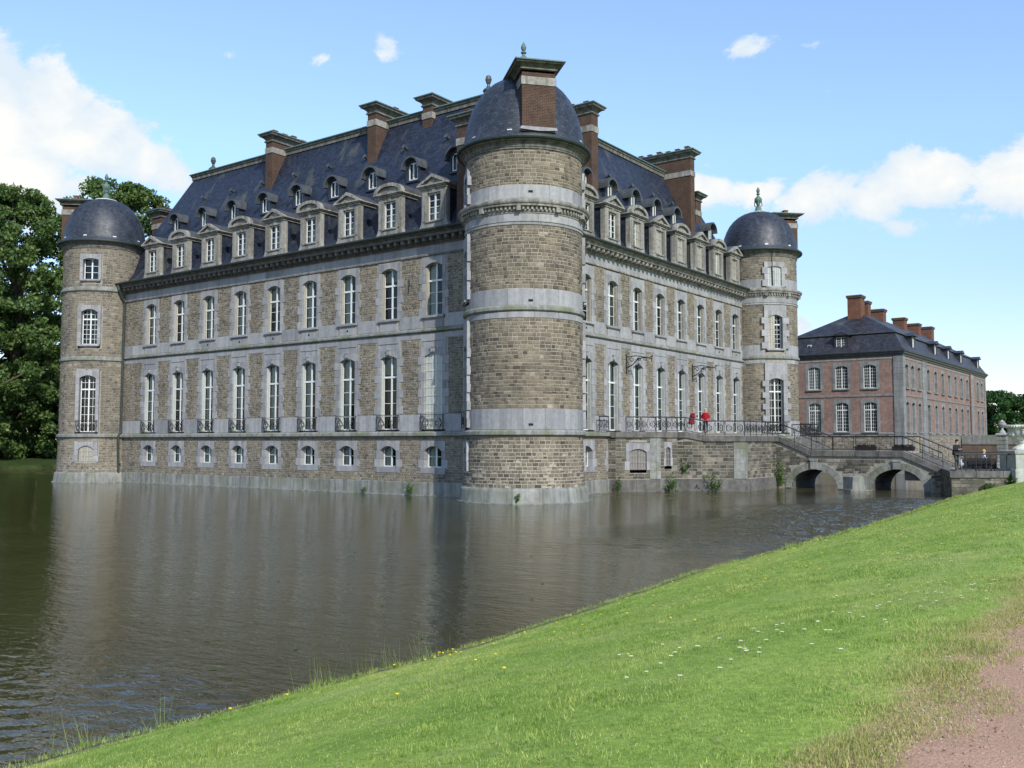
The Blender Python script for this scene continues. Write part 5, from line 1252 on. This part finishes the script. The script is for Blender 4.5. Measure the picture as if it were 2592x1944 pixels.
# ------------------------------------------------------------------ people
def person(label, loc, rz, J, seg, coat=None, hair=None, s=1.0, extra=None):
    """J: joints {name:(x,y,z,r)}; figure faces -Y; seg: list of (a, b, material). Skin-grown body, one mesh."""
    names = list(J); idx = {n: i for i, n in enumerate(names)}
    me = bpy.data.meshes.new('body'); me.from_pydata([J[n][:3] for n in names], [(idx[a], idx[b]) for a, b, _ in seg], [])
    o = bpy.data.objects.new('tmp', me); COL.objects.link(o)
    md = o.modifiers.new('s', 'SKIN'); sb = o.modifiers.new('d', 'SUBSURF'); sb.levels = 2
    for i, n in enumerate(names): me.skin_vertices[0].data[i].radius = (J[n][3], J[n][3]); me.skin_vertices[0].data[i].use_root = (n == 'pelvis')
    dg = bpy.context.evaluated_depsgraph_get(); em = bpy.data.meshes.new_from_object(o.evaluated_get(dg)); bpy.data.objects.remove(o)
    mats = []
    for _, _, m in seg:
        if m not in mats: mats.append(m)
    if 'skin' not in mats: mats.append('skin')
    # hands with fingers, nose, ears joined into the body mesh
    b = MB(); b.v = [tuple(x.co) for x in em.vertices]; b.f = [tuple(p.vertices) for p in em.polygons]; b.m = []
    segs = [(Vector(J[a][:3]), Vector(J[c][:3]), mats.index(m)) for a, c, m in seg]
    for p in em.polygons:
        best = None
        for a, c, m in segs:
            ab = c - a; t = max(0, min(1, (p.center - a).dot(ab) / ab.length_squared)); dd = (p.center - (a + ab * t)).length
            if best is None or dd < best[0]: best = (dd, m)
        b.m.append(best[1])
    sk = mats.index('skin')
    for side in 'lr':
        w, h = Vector(J['wrist_' + side][:3]), Vector(J['hand_' + side][:3]); d = (h - w).normalized(); n = Vector((0, -1, 0)) if abs(d.y) < .8 else Vector((0, 0, -1)); sd = d.cross(n).normalized()
        for k, ln in enumerate((.068, .078, .074, .058)):
            st = h + sd * (.03 - .02 * k); b.tube([st, st + d * ln * .55, st + d * ln * .85 + n * .02], [.009, .008, .006], 5, sk)
        st = w.lerp(h, .5) + sd * .035; b.tube([st, st + d * .03 + sd * .02, st + d * .06 + sd * .022 + n * .01], [.011, .009, .007], 5, sk)
    hd = Vector(J['head'][:3]); fy = extra.get('face', Vector((0, -1, 0))) if extra else Vector((0, -1, 0)); sx = Vector((fy.y, -fy.x, 0)) * -1
    b.ball(hd + fy * .105 + Vector((0, 0, -.005)), (.016, .016, .024), 6, 4, sk)
    for q in (-1, 1): b.ball(hd + sx * q * .088, (.014, .022, .03), 6, 4, sk)
    bpy.data.meshes.remove(em)
    t = thing('person', label, 'person', loc, rz); t.scale = (s, s, s)
    body = link('body', b.mesh('body', mats, True), t)
    e = MB()
    for q in (-1, 1): e.ball(hd + fy * .092 + sx * q * .034 + Vector((0, 0, .022)), .011, 6, 4)
    e.ball(hd + fy * .094 + Vector((0, 0, -.055)), (.024, .012, .006), 6, 4, 1)
    link('face', e.mesh('face', ['shoe', 'red_coat']), t)
    hm = MB(); hm.ball(hd + Vector((0, 0, .035)) - fy * .018, (.108, .112, .115), 12, 8)
    hm.v, hm.f = [v for v in hm.v], [f for f in hm.f if not all((Vector(hm.v[i]) - hd).dot(fy) > .03 and hm.v[i][2] < hd.z + .06 for i in f) and not all(hm.v[i][2] < hd.z - .06 for i in f)]
    hm.m = [0] * len(hm.f); link('hair', hm.mesh('hair', hair, True), t)
    if coat:
        mat, prof, cx = coat; c = MB(); n = 20; vs = []
        for (rx, ry, z, oy) in prof:
            for i in range(n): a = 2 * PI * i / n; wv = 1 + .05 * math.sin(5 * a + z * 3); vs.append((rx * wv * math.cos(a), oy + ry * wv * math.sin(a), z))
        c.add(vs, [(j * n + i, j * n + (i + 1) % n, (j + 1) * n + (i + 1) % n, (j + 1) * n + i) for j in range(len(prof) - 1) for i in range(n)]); link('coat', c.mesh('coat', mat, True), t)
    return t
def standing(top, legs, arm='down', lean=0):
    J = {'pelvis': (0, 0, .96, .135), 'waist': (0, -.01 - lean * .3, 1.12, .13), 'chest': (0, -lean * .6, 1.33, .15), 'neck': (0, -lean, 1.49, .055), 'head0': (0, -lean - .01, 1.56, .075), 'head': (0, -lean * 1.15 - .015, 1.64, .095), 'crown': (0, -lean * 1.2 - .01, 1.72, .07)}
    for s, n in ((-1, 'l'), (1, 'r')):
        J['sh_' + n] = (s * .17, -lean * .8, 1.41, .075); J['hip_' + n] = (s * .095, 0, .88, .1)
        J['knee_' + n] = (s * .10, -.02 + (.03 * s), .49, .062); J['ankle_' + n] = (s * .105, .02 + .03 * s, .09, .045); J['toe_' + n] = (s * .12, -.13 + .03 * s, .04, .04)
        if arm == 'down': J['elbow_' + n] = (s * .25, .03, 1.14, .058); J['wrist_' + n] = (s * .22, -.06, .92, .036); J['hand_' + n] = (s * .2, -.1, .85, .036)
        elif arm == 'pocket': J['elbow_' + n] = (s * .29, .05, 1.15, .062); J['wrist_' + n] = (s * .2, -.1, .98, .04); J['hand_' + n] = (s * .16, -.13, .94, .036)
        else: J['elbow_' + n] = (s * .23, -.02 - lean * .5, 1.14, .058); J['wrist_' + n] = (s * .09, -.26 - lean * .5, 1.18, .036); J['hand_' + n] = (s * .05, -.31 - lean * .5, 1.20, .036)
    seg = [('pelvis', 'waist', top), ('waist', 'chest', top), ('chest', 'neck', top), ('neck', 'head0', 'skin'), ('head0', 'head', 'skin'), ('head', 'crown', 'skin')]
    for n in 'lr': seg += [('chest', 'sh_' + n, top), ('sh_' + n, 'elbow_' + n, top), ('elbow_' + n, 'wrist_' + n, top), ('wrist_' + n, 'hand_' + n, 'skin'), ('pelvis', 'hip_' + n, legs), ('hip_' + n, 'knee_' + n, legs), ('knee_' + n, 'ankle_' + n, legs), ('ankle_' + n, 'toe_' + n, 'shoe')]
    return J, seg
TOCAM = math.atan2(CAM[1] + 4, CAM[0] - 17)   # direction to the viewer; figures face -Y when rz = 0
J, seg = standing('red_jacket', 'black_cloth', 'pocket')
person('person in a bright red jacket and black trousers standing on the terrace', (18.8, -2.97, 4.11), TOCAM + PI / 2, J, seg, ('red_jacket', [(.24, .18, .86, 0), (.25, .19, .95, 0), (.23, .175, 1.15, 0), (.235, .18, 1.33, 0), (.16, .13, 1.45, 0)], 0), 'blond_hair', 1.0)
J, seg = standing('red_coat', 'beige_cloth', 'hold', .14)
pr2 = person('person in a long dark red coat and beige trousers stooping over a camera', (17.3, -2.57, 4.11), TOCAM + PI / 2 + R(75), J, seg, ('red_coat', [(.27, .24, .62, .02), (.25, .22, .8, .01), (.22, .19, 1.0, 0), (.225, .18, 1.2, -.05), (.2, .165, 1.38, -.1)], 0), 'grey_hair', .97)
ref = pr2.matrix_basis
q = MB(); q.box(-.07, .07, -.05, .04, -.045, .05); q.lathe([(.035, 0), (.035, .06)], 10); cmx = Matrix.Translation(pr2.location) @ Matrix.Rotation(pr2.rotation_euler.z, 4, 'Z')
thing('hand_camera', 'small black camera held by the person in the long coat', 'camera', cmx @ Vector((0, -.40, 1.18)), pr2.rotation_euler.z, q.mesh('hand_camera', 'black_cloth'))
MANP = (17.85, -20.12, 1.74)
J, seg = standing('dark_jacket', 'grey_cloth', 'hold', .05)
mn = person('person in a dark jacket and grey trousers standing at the bridge foot', MANP, R(36.3) - R(75), J, seg, ('dark_jacket', [(.25, .2, .84, 0), (.25, .2, 1.0, 0), (.235, .185, 1.25, -.03), (.2, .16, 1.41, -.05)], 0), 'dark_hair', 1.04)
q = MB(); q.box(-.35, .35, -.35, .35, -.4, .12); link('step_stone', q.mesh('step_stone', 'coping'), bridge, (17.9, -20.2, 1.6), R(36.3))
# bench with a seated person
AX = Vector((math.sin(R(36.3)), -math.cos(R(36.3)), 0))     # along the platform edge, to the right as seen from the lawn
BZ = ZE - .03; BO = Vector((19.35, -21.0, BZ))
bn = thing('bench', 'black slatted bench on the bridge platform with someone sitting on its end', 'bench', BO, math.atan2(AX.y, AX.x))
for k in range(4): q = MB(); q.box(-1.05, 1.05, -.22 + .115 * k, -.13 + .115 * k, .42, .455); link('seat_slat', q.mesh('seat_slat', 'wood_black'), bn)
for k in range(3): q = MB(); q.box(-1.05, 1.05, -.275 - .02 * k, -.235 - .02 * k, .10 + .22 * k, .31 + .22 * k); link('back_slat', q.mesh('back_slat', 'wood_black'), bn)
for x in (-.95, 0, .95):
    q = MB(); q.box(x - .035, x + .035, -.3, -.22, 0, .78); q.box(x - .035, x + .035, .16, .23, 0, .42); q.box(x - .03, x + .03, -.25, .2, .36, .42); link('bench_leg', q.mesh('bench_leg', 'wood_black'), bn)
J = {'pelvis': (0, 0, .55, .14), 'waist': (0, .03, .72, .13), 'chest': (0, .06, .93, .145), 'neck': (0, .03, 1.08, .055), 'head0': (0, .01, 1.15, .075), 'head': (0, -.01, 1.23, .095), 'crown': (0, -.005, 1.31, .07)}
for s, n in ((-1, 'l'), (1, 'r')):
    J['sh_' + n] = (s * .17, .05, 1.0, .07); J['elbow_' + n] = (s * .24, -.02, .76, .052); J['wrist_' + n] = (s * .14, -.22, .70, .034); J['hand_' + n] = (s * .1, -.3, .69, .034)
    J['hip_' + n] = (s * .1, -.04, .53, .1); J['knee_' + n] = (s * .12, -.44, .50, .066); J['ankle_' + n] = (s * .12, -.78, .16, .045); J['toe_' + n] = (s * .14, -.93, .12, .04)
seg = [('pelvis', 'waist', 'white_shirt'), ('waist', 'chest', 'white_shirt'), ('chest', 'neck', 'white_shirt'), ('neck', 'head0', 'skin'), ('head0', 'head', 'skin'), ('head', 'crown', 'skin')]
for n in 'lr': seg += [('chest', 'sh_' + n, 'white_shirt'), ('sh_' + n, 'elbow_' + n, 'white_shirt'), ('elbow_' + n, 'wrist_' + n, 'skin'), ('wrist_' + n, 'hand_' + n, 'skin'), ('pelvis', 'hip_' + n, 'black_cloth'), ('hip_' + n, 'knee_' + n, 'black_cloth'), ('knee_' + n, 'ankle_' + n, 'black_cloth'), ('ankle_' + n, 'toe_' + n, 'shoe')]
person('blond person in a white shirt and black trousers sitting on the black bench', BO + AX * .45 + Vector((0, 0, -.03)), math.atan2(AX.y, AX.x) + PI / 2, J, seg, None, 'blond_hair', 1.0)
q = MB(); q.ball((0, 0, .3), (.22, .14, .3), 12, 8); q.tube([(-.1, 0, .5), (-.05, 0, .75), (.05, 0, .75), (.1, 0, .5)], .015, 5)
for i in range(len(q.v)): x, y, z = q.v[i]; k = 1 + .12 * math.sin(9 * x + 7 * z); q.v[i] = (x * k, y * k, z)
cq = MB()
for i in range(14):
    x0 = -.75 + i * .1; f_ = .03 * math.sin(i * 1.7); g_ = .03 * math.sin((i + 1) * 1.7); hh_ = .22 + .05 * math.sin(i * .9); hk_ = .22 + .05 * math.sin((i + 1) * .9)
    for (za, ya, zb, yb) in ((hh_, -.36 + f_, .62, -.35 + f_), (.62, -.35 + f_, .80, -.27), (.80, -.27, .62, -.2 + f_), (.62, -.2 + f_, .47, -.1 + f_), (.47, -.1 + f_, .46, .26 + f_)):
        cq.add([(x0, ya, za), (x0 + .1, ya + (g_ - f_), za + (hk_ - hh_ if za == hh_ else 0)), (x0 + .1, yb + (g_ - f_ if yb != -.27 else 0), zb), (x0, yb, zb)], [(0, 1, 2, 3)])
thing('folded_coat', 'black coat spread over the back and seat of the bench beside the seated person', 'coat', BO, math.atan2(AX.y, AX.x), cq.mesh('folded_coat', 'black_cloth', True))
thing('carrier_bag', 'crumpled pale carrier bag hanging at the left end of the black bench', 'bag', BO - AX * 1.05 + Vector((-.1, -.12, .15)), math.atan2(AX.y, AX.x), q.mesh('carrier_bag', 'plastic_bag', True))

# ------------------------------------------------------------------ trees
def leaf_cloud(centres, radii, n, size, squash=.8):
    """leaf quads spread through the outer shell of each clump"""
    k = len(centres); w = np.array(radii) ** 2; w = w / w.sum(); ci = rng.choice(k, n, p=w)
    d = rng.normal(size=(n, 3)); d /= np.linalg.norm(d, axis=1)[:, None]
    rr = (rng.random(n) ** .45)[:, None] * np.array(radii)[ci][:, None] * np.array([1, 1, squash])
    c = np.array(centres)[ci] + d * rr
    a = rng.normal(size=(n, 3)) + d * .6; a /= np.linalg.norm(a, axis=1)[:, None]
    t = np.cross(a, rng.normal(size=(n, 3))); t /= np.linalg.norm(t, axis=1)[:, None]; b = np.cross(a, t)
    s = size * (.55 + .9 * rng.random(n))[:, None]
    v = np.stack([c - t * s * .5, c - b * s * .32, c + t * s * .5, c + b * s * .32], 1).reshape(-1, 3)
    return v, np.arange(4 * n).reshape(n, 4)
def tree(label, x, y, z, h, r, n, leaf=.5, mat='tree_leaf', crown_base=.12, clumps=70, name='tree', shape=1.0, group=None, fine=1.0):
    t = thing(name, label, 'tree', (x, y, z), random.uniform(0, 6), group=group)
    tr = MB(); pts = [(0, 0, -.3)]; q = Vector((0, 0, 0))
    for i in range(1, 7): q = Vector((q.x + random.uniform(-.3, .3), q.y + random.uniform(-.3, .3), h * .72 * i / 6)); pts.append(tuple(q))
    tr.tube(pts, [h * .026 * (1 - .13 * i) for i in range(7)], 8); link('trunk', tr.mesh('trunk', 'bark'), t)
    cs, rs = [], []
    for i in range(clumps):
        f = random.random(); zz = h * (crown_base + (1 - crown_base) * f); prof = (math.sin(PI * min(1, max(.02, (f * .86 + .12)))) ** .6) * shape
        a = random.uniform(0, 2 * PI); rd = r * prof * math.sqrt(random.uniform(.1, 1)); cr = random.uniform(.12, .26) * r * fine
        cs.append((rd * math.cos(a), rd * math.sin(a), min(zz, h - cr * .6))); rs.append(cr)
    lm = MB()
    for i in range(0, clumps, max(1, clumps // 16)):
        c = Vector(cs[i]); b0 = Vector(pts[min(5, max(1, int(6 * (c.z - h * .15) / (h * .8))))]); m = b0.lerp(c, .5) + Vector((0, 0, h * .02)); lm.tube([b0, m, c], [h * .009, h * .006, h * .003], 5)
    link('limb', lm.mesh('limb', 'bark'), t)
    v, f = leaf_cloud(cs, rs, n, leaf); link('crown', np_mesh('crown', v, f, mat), t)
    return t
tree('tall broad green tree at the far left edge beyond the moat', 12.0, 106, 1, 38.5, 14, 60000, .5, clumps=380, crown_base=.02, fine=.48)
tree('tall green tree whose crown shows just left of the far left dome', 23.0, 110, 1, 40, 14.5, 66000, .5, clumps=380, crown_base=.02, fine=.48)
tree('tall green tree whose top shows between the far left dome and the slate roof', 35.5, 104, 1, 43, 15, 56000, .5, clumps=340, fine=.42)
tree('shaded green tree low behind the moat bank at the far left', 7, 113, 1, 25, 12, 26000, .6, clumps=130, crown_base=-.02)
tree('dark green bushy tree close to the left castle tower on the far bank', 22, 116, 1, 24, 12, 26000, .6, clumps=130, crown_base=-.02)
tree('low dark bushy tree filling the gap under the tall trees by the tower', 31, 112, 1, 17, 10, 18000, .6, clumps=90, crown_base=-.04)
for i, (x, y, h, lb) in enumerate([(205, 8.5, 14.5, 'dark green tree beside the far corner of the brick mansion'), (209, -2.5, 15.5, 'dark green tree behind the gate pillar with the urn'), (206, -11.5, 15, 'dark green tree behind the white carved vase'), (215, -22, 15.5, 'dark green tree farthest to the right of the white vase'), (215, 20, 14, 'dark green tree top hidden behind the brick mansion')]):
    tree(lb, x, y, 1, h, 8.5, 26000, .6, 'wood_leaf', -.03, 150, 'tree', 1.2, fine=.9)
v, f = leaf_cloud([(60 + 22 * i + random.uniform(-6, 6), 175 + random.uniform(-20, 25), 7) for i in range(-14, 4)], [11] * 18, 22000, 1.1)
struct('distant_wood', np_mesh('distant_wood', v, f, 'wood_leaf'), 'stuff')
v, f = leaf_cloud([(250 + random.uniform(-10, 10), 60 - 16 * i, 6) for i in range(16)], [10] * 16, 16000, 1.0)
struct('distant_hedge', np_mesh('distant_hedge', v, f, 'wood_leaf'), 'stuff')

# weeds at the waterline
def weed(label, x, y, z, h, w, n, upright=False):
    mb = MB()
    for i in range(n):
        a = random.uniform(0, 2 * PI); r0 = random.uniform(0, w * .5); bx, by = r0 * math.cos(a), r0 * math.sin(a); hh = h * random.uniform(.35, 1)
        tip = Vector((bx + random.uniform(-.4, .4) * w * (.4 if upright else 1), by + random.uniform(-.4, .4) * w, hh)); base = Vector((bx * .6, by * .6, 0))
        mb.tube([base, base.lerp(tip, .5) + Vector((0, 0, .05)), tip], [.012, .009, .005], 3, 0)
        for k in range(6):
            p = base.lerp(tip, random.uniform(.25, 1)); d = Vector((random.uniform(-1, 1), random.uniform(-1, 1), random.uniform(-.3, .7))).normalized(); s = d.orthogonal().normalized(); ln = random.uniform(.09, .2)
            mb.add([p, p + d * ln * .5 + s * ln * .3, p + d * ln, p + d * ln * .5 - s * ln * .3], [(0, 1, 2, 3)])
    thing('weed', label, 'plant', (x, y, z), 0, mb.mesh('weed', 'weed_leaf'))
weed('tall green weed at the waterline on the long wall beside the near tower', -.28, 8.9, .05, 1.1, .6, 12, True)
weed('small weed sprouting from the plinth of the near round tower', -3.35, -1.9, .05, .6, .4, 7)
weed('tiny weed at the waterline near the middle of the long wall', -.25, 13.0, .05, .4, .4, 6)
weed('bushy weed under the terrace corner with the blind slot', 13.6, -2.75, .1, 1.2, 1.5, 30)
weed('broad leafy weed at the foot of the tall terrace wall', 15.75, -5.0, .1, 1.1, 1.5, 30)
weed('leafy weed climbing the wall joint beside the first bridge arch', 22.9, -7.0, .15, 2.0, .7, 30)
weed('thin weed in the angle between near tower and terrace', 10.8, -.15, .05, 1.1, .6, 10, True)
weed('ivy clump hanging on the terrace wall left of its tall face', 14.9, -3.05, 1.3, 1.1, .7, 16)
weed('green shrubby weed where the abutment meets the lawn', 18.9, -23.0, .75, .9, .9, 24)
weed('small yellow green weed at the abutment foot', 17.9, -21.9, .35, .7, .8, 16)

# ------------------------------------------------------------------ lawn detail
def vnoise(x, y, sc):
    t = np.zeros_like(x); r2 = np.random.default_rng(int(sc * 100))
    for i in range(9):
        a = r2.uniform(0, 6.28); k = sc * r2.uniform(.6, 1.6); t += np.sin((x * math.cos(a) + y * math.sin(a)) * k + r2.uniform(0, 6.28))
    return np.clip(.5 + t / 7, 0, 1)
def blades(n, x0, x1, dist_fn, hmin, hmax, wd, name, mat='grass_blade', yfun=None):
    x = rng.uniform(x0, x1, n); e = edge_y(x); p = path_y(x)
    y = e - .27 - rng.random(n) ** .93 * (e - p - .05) if yfun is None else yfun(x)
    z = land_z(x, y); 
    hh = rng.uniform(hmin, hmax, n) * (.6 + .8 * vnoise(x, y, 9) * vnoise(x, y, 2.2) * 1.6); a = rng.uniform(0, 2 * PI, n); ln = rng.uniform(.1, .75, n) * hh; la = rng.uniform(0, 2 * PI, n)
    b = np.stack([x, y, z - .005], 1); s = np.stack([np.cos(a), np.sin(a), np.zeros(n)], 1) * (wd * rng.uniform(.6, 1.3, n))[:, None] / 2
    tip = b + np.stack([np.cos(la) * ln, np.sin(la) * ln, hh], 1)
    v = np.stack([b - s, b + s, tip], 1).reshape(-1, 3); f = np.arange(3 * n).reshape(n, 3)
    return v, f
parts = [blades(260000, -42.5, -33, None, .010, .034, .006, 'a'), blades(140000, -33, -22, None, .012, .034, .011, 'b'), blades(70000, -22, -4, None, .012, .036, .02, 'c'), blades(36000, -4, 18.5, None, .015, .04, .03, 'd')]
off = 0; V = []; Fc = []
for v, f in parts: V.append(v); Fc.append(f + off); off += len(v)
nst = 9000; xs_ = rng.uniform(-42.5, -14, nst); e_ = edge_y(xs_); ys_ = e_ - .2 - rng.random(nst) * (e_ - path_y(xs_) - .2); zs_ = land_z(xs_, ys_) + rng.uniform(.012, .03, nst)
a_ = rng.uniform(0, 6.28, nst); l_ = rng.uniform(.03, .09, nst); c_ = np.stack([xs_, ys_, zs_], 1); d_ = np.stack([np.cos(a_) * l_, np.sin(a_) * l_, rng.uniform(-.006, .012, nst)], 1); p_ = np.stack([-np.sin(a_), np.cos(a_), np.zeros(nst)], 1) * .004
struct('cut_straw', np_mesh('cut_straw', np.stack([c_ - p_, c_ + p_, c_ + d_], 1).reshape(-1, 3), np.arange(3 * nst).reshape(nst, 3), 'dry_grass'), 'stuff')
struct('mown_grass', np_mesh('mown_grass', np.concatenate(V), np.concatenate(Fc), 'grass_blade'), 'stuff')
# dry worn fringe along the path and ragged tufts on it
def fringe(x): return path_y(x) + rng.normal(0, .17, len(x)) * (.35 + 1.1 * vnoise(x, x * 0, 2)) + .08
v1, f1 = blades(60000, -43, -20, None, .010, .032, .006, 'e', yfun=fringe); v1[:, 2] += .012
tx = rng.uniform(-42.5, -28, 60); ty = path_y(tx) - np.abs(rng.normal(0, .22, 60))
xs = np.repeat(tx, 160); v2, f2 = blades(len(xs), 0, 1, None, .008, .03, .006, 'f')
pos = np.stack([xs + rng.normal(0, .12, len(xs)), np.repeat(ty, 160) + rng.normal(0, .06, len(xs)), np.full(len(xs), 1.865)], 1)
base = v2.reshape(-1, 3, 3); base = base - (base[:, 0:1] + base[:, 1:2]) / 2 + pos[:, None]
struct('dry_grass', np_mesh('dry_grass', np.concatenate([v1, base.reshape(-1, 3)]), np.concatenate([f1, f2 + len(v1)]), 'dry_grass'), 'stuff')
# loose stones on the path
npb = 2600; xp = rng.uniform(-42.5, -33, npb); yp = path_y(xp) - rng.random(npb) * 1.5 + .05; rp = rng.uniform(.003, .009, npb)
oc = np.array([(1, 0, 0), (0, 1, 0), (-1, 0, 0), (0, -1, 0), (0, 0, .8), (0, 0, -.5)]); of = np.array([(0, 1, 4), (1, 2, 4), (2, 3, 4), (3, 0, 4), (1, 0, 5), (2, 1, 5), (3, 2, 5), (0, 3, 5)])
vp = np.stack([xp, yp, np.full(npb, 1.872)], 1)[:, None] + oc[None] * rp[:, None, None] * rng.uniform(.6, 1.4, (npb, 6, 1)); fp = (of[None] + 6 * np.arange(npb)[:, None, None]).reshape(-1, 3)
struct('path_pebbles', np_mesh('path_pebbles', vp.reshape(-1, 3), fp, 'pebble'), 'stuff')
# long grass on the lip of the bank
def lip(x): return edge_y(x) + rng.normal(.02, .05, len(x))
v1, f1 = blades(7000, -42.5, -20, None, .03, .09, .008, 'g', yfun=lip); v2, f2 = blades(6000, -20, 16, None, .04, .14, .02, 'h', yfun=lip)
cl = rng.choice(np.array([-40.2, -39.3, -36.9, -36.2, -35.6, -34.9, -27.5, -26.8, -26.2, -13, -11.5, 8, 14]), 260) + rng.normal(0, .18, 260)
n = len(cl); b = np.stack([cl, edge_y(cl) + rng.normal(0, .06, n), np.full(n, .2)], 1); hh = rng.uniform(.2, .5, n)
tip = b + np.stack([rng.normal(0, .09, n), rng.normal(.03, .08, n), hh], 1); s = np.array([.006, .003, 0])
v3 = np.stack([b - s, b + s, tip], 1).reshape(-1, 3); f3 = np.arange(3 * n).reshape(n, 3)
struct('bank_grass', np_mesh('bank_grass', np.concatenate([v1, v2, v3]), np.concatenate([f1, f2 + len(v1), f3 + len(v1) + len(v2)]), 'grass_blade'), 'stuff')
# daisies, buttercups, fallen leaves
D = MB(); 
for k in range(9):
    a = 2 * PI * k / 9; c, s = math.cos(a), math.sin(a); D.add([(.004 * c, .004 * s, .036), (.017 * c - .005 * s, .017 * s + .005 * c, .039), (.017 * c + .005 * s, .017 * s - .005 * c, .039)], [(0, 2, 1)])
D.ball((0, 0, .037), (.005, .005, .004), 6, 4, 1); D.tube([(0, 0, 0), (0, 0, .036)], .0015, 3, 2); DMm = D.mesh('daisy', ['petal_white', 'petal_yellow', 'weed_leaf'])
Bc = MB(); Bc.lathe([(.001, .05), (.010, .052), (.017, .062), (.015, .064), (.002, .056)], 7); Bc.tube([(0, 0, 0), (0, 0, .05)], .0016, 3, 1); BM = Bc.mesh('buttercup', ['petal_yellow', 'weed_leaf'])
def flower(nm, me, label, grp, x, y, s):
    o = thing(nm, label, 'flower', (x, y, float(land_z(x, y))), random.uniform(0, 6), me, grp); o.scale = (s, s, 1 + (s - 1) * .3)
cents = [(-37.2, -29.6), (-36.3, -29.9), (-37.9, -29.2), (-35.5, -29.8), (-34.0, -30.0), (-38.6, -29.3), (-31.0, -29.3), (-28.5, -28.6), (-22, -29.0), (-20, -29.4), (-35.0, -30.3), (-34.2, -30.4)]
for i in range(110):
    c = random.choice(cents); x, y = c[0] + random.gauss(0, .5), c[1] + random.gauss(0, .45)
    if y < path_y(x) + .2 or y > edge_y(x) - .3: continue
    flower('daisy', DMm, 'small white daisy in the mown lawn', 'daisies in the lawn', x, y, random.uniform(.8, 1.15) * (1 + max(0, x + 32) * .05))
for i in range(75):
    x = random.choice([random.uniform(-40, -30), random.uniform(-30, -15), random.uniform(-15, 14), random.gauss(-35.6, .7)]); e = float(edge_y(x)); y = e - abs(random.gauss(.4, 1.4)) - .1 if i % 4 else -26.9 + random.gauss(0, .6)
    if y < path_y(x) + .3: continue
    flower('buttercup', BM, 'small yellow buttercup in the lawn near the bank', 'buttercups in the lawn', x, y, random.uniform(.8, 1.2) * (1 + max(0, x + 32) * .04))
LF = MB(); LF.add([(-.07, 0, .004), (-.02, -.035, .006), (.05, -.02, .004), (.08, .01, .008), (.03, .035, .005), (-.03, .03, .007)], [(0, 1, 2, 3, 4, 5)]); LFm = LF.mesh('fallen_leaf', 'weed_leaf')
for x, y in [(-35.4, -18.6), (-33.8, -17.9), (-34.9, -20.3), (-31.0, -18.5), (-30, -14), (-26, -15.5), (-24.5, -11), (-22, -16), (-28.5, -20.6), (-20.5, -12.5), (-36.6, -20.4), (-33, -21.4), (-26.5, -19.5), (-18, -18)]:
    thing('fallen_leaf', 'pale green fallen leaf floating on the moat', 'leaf', (x, y, .006), random.uniform(0, 6), LFm, 'leaves floating on the moat')
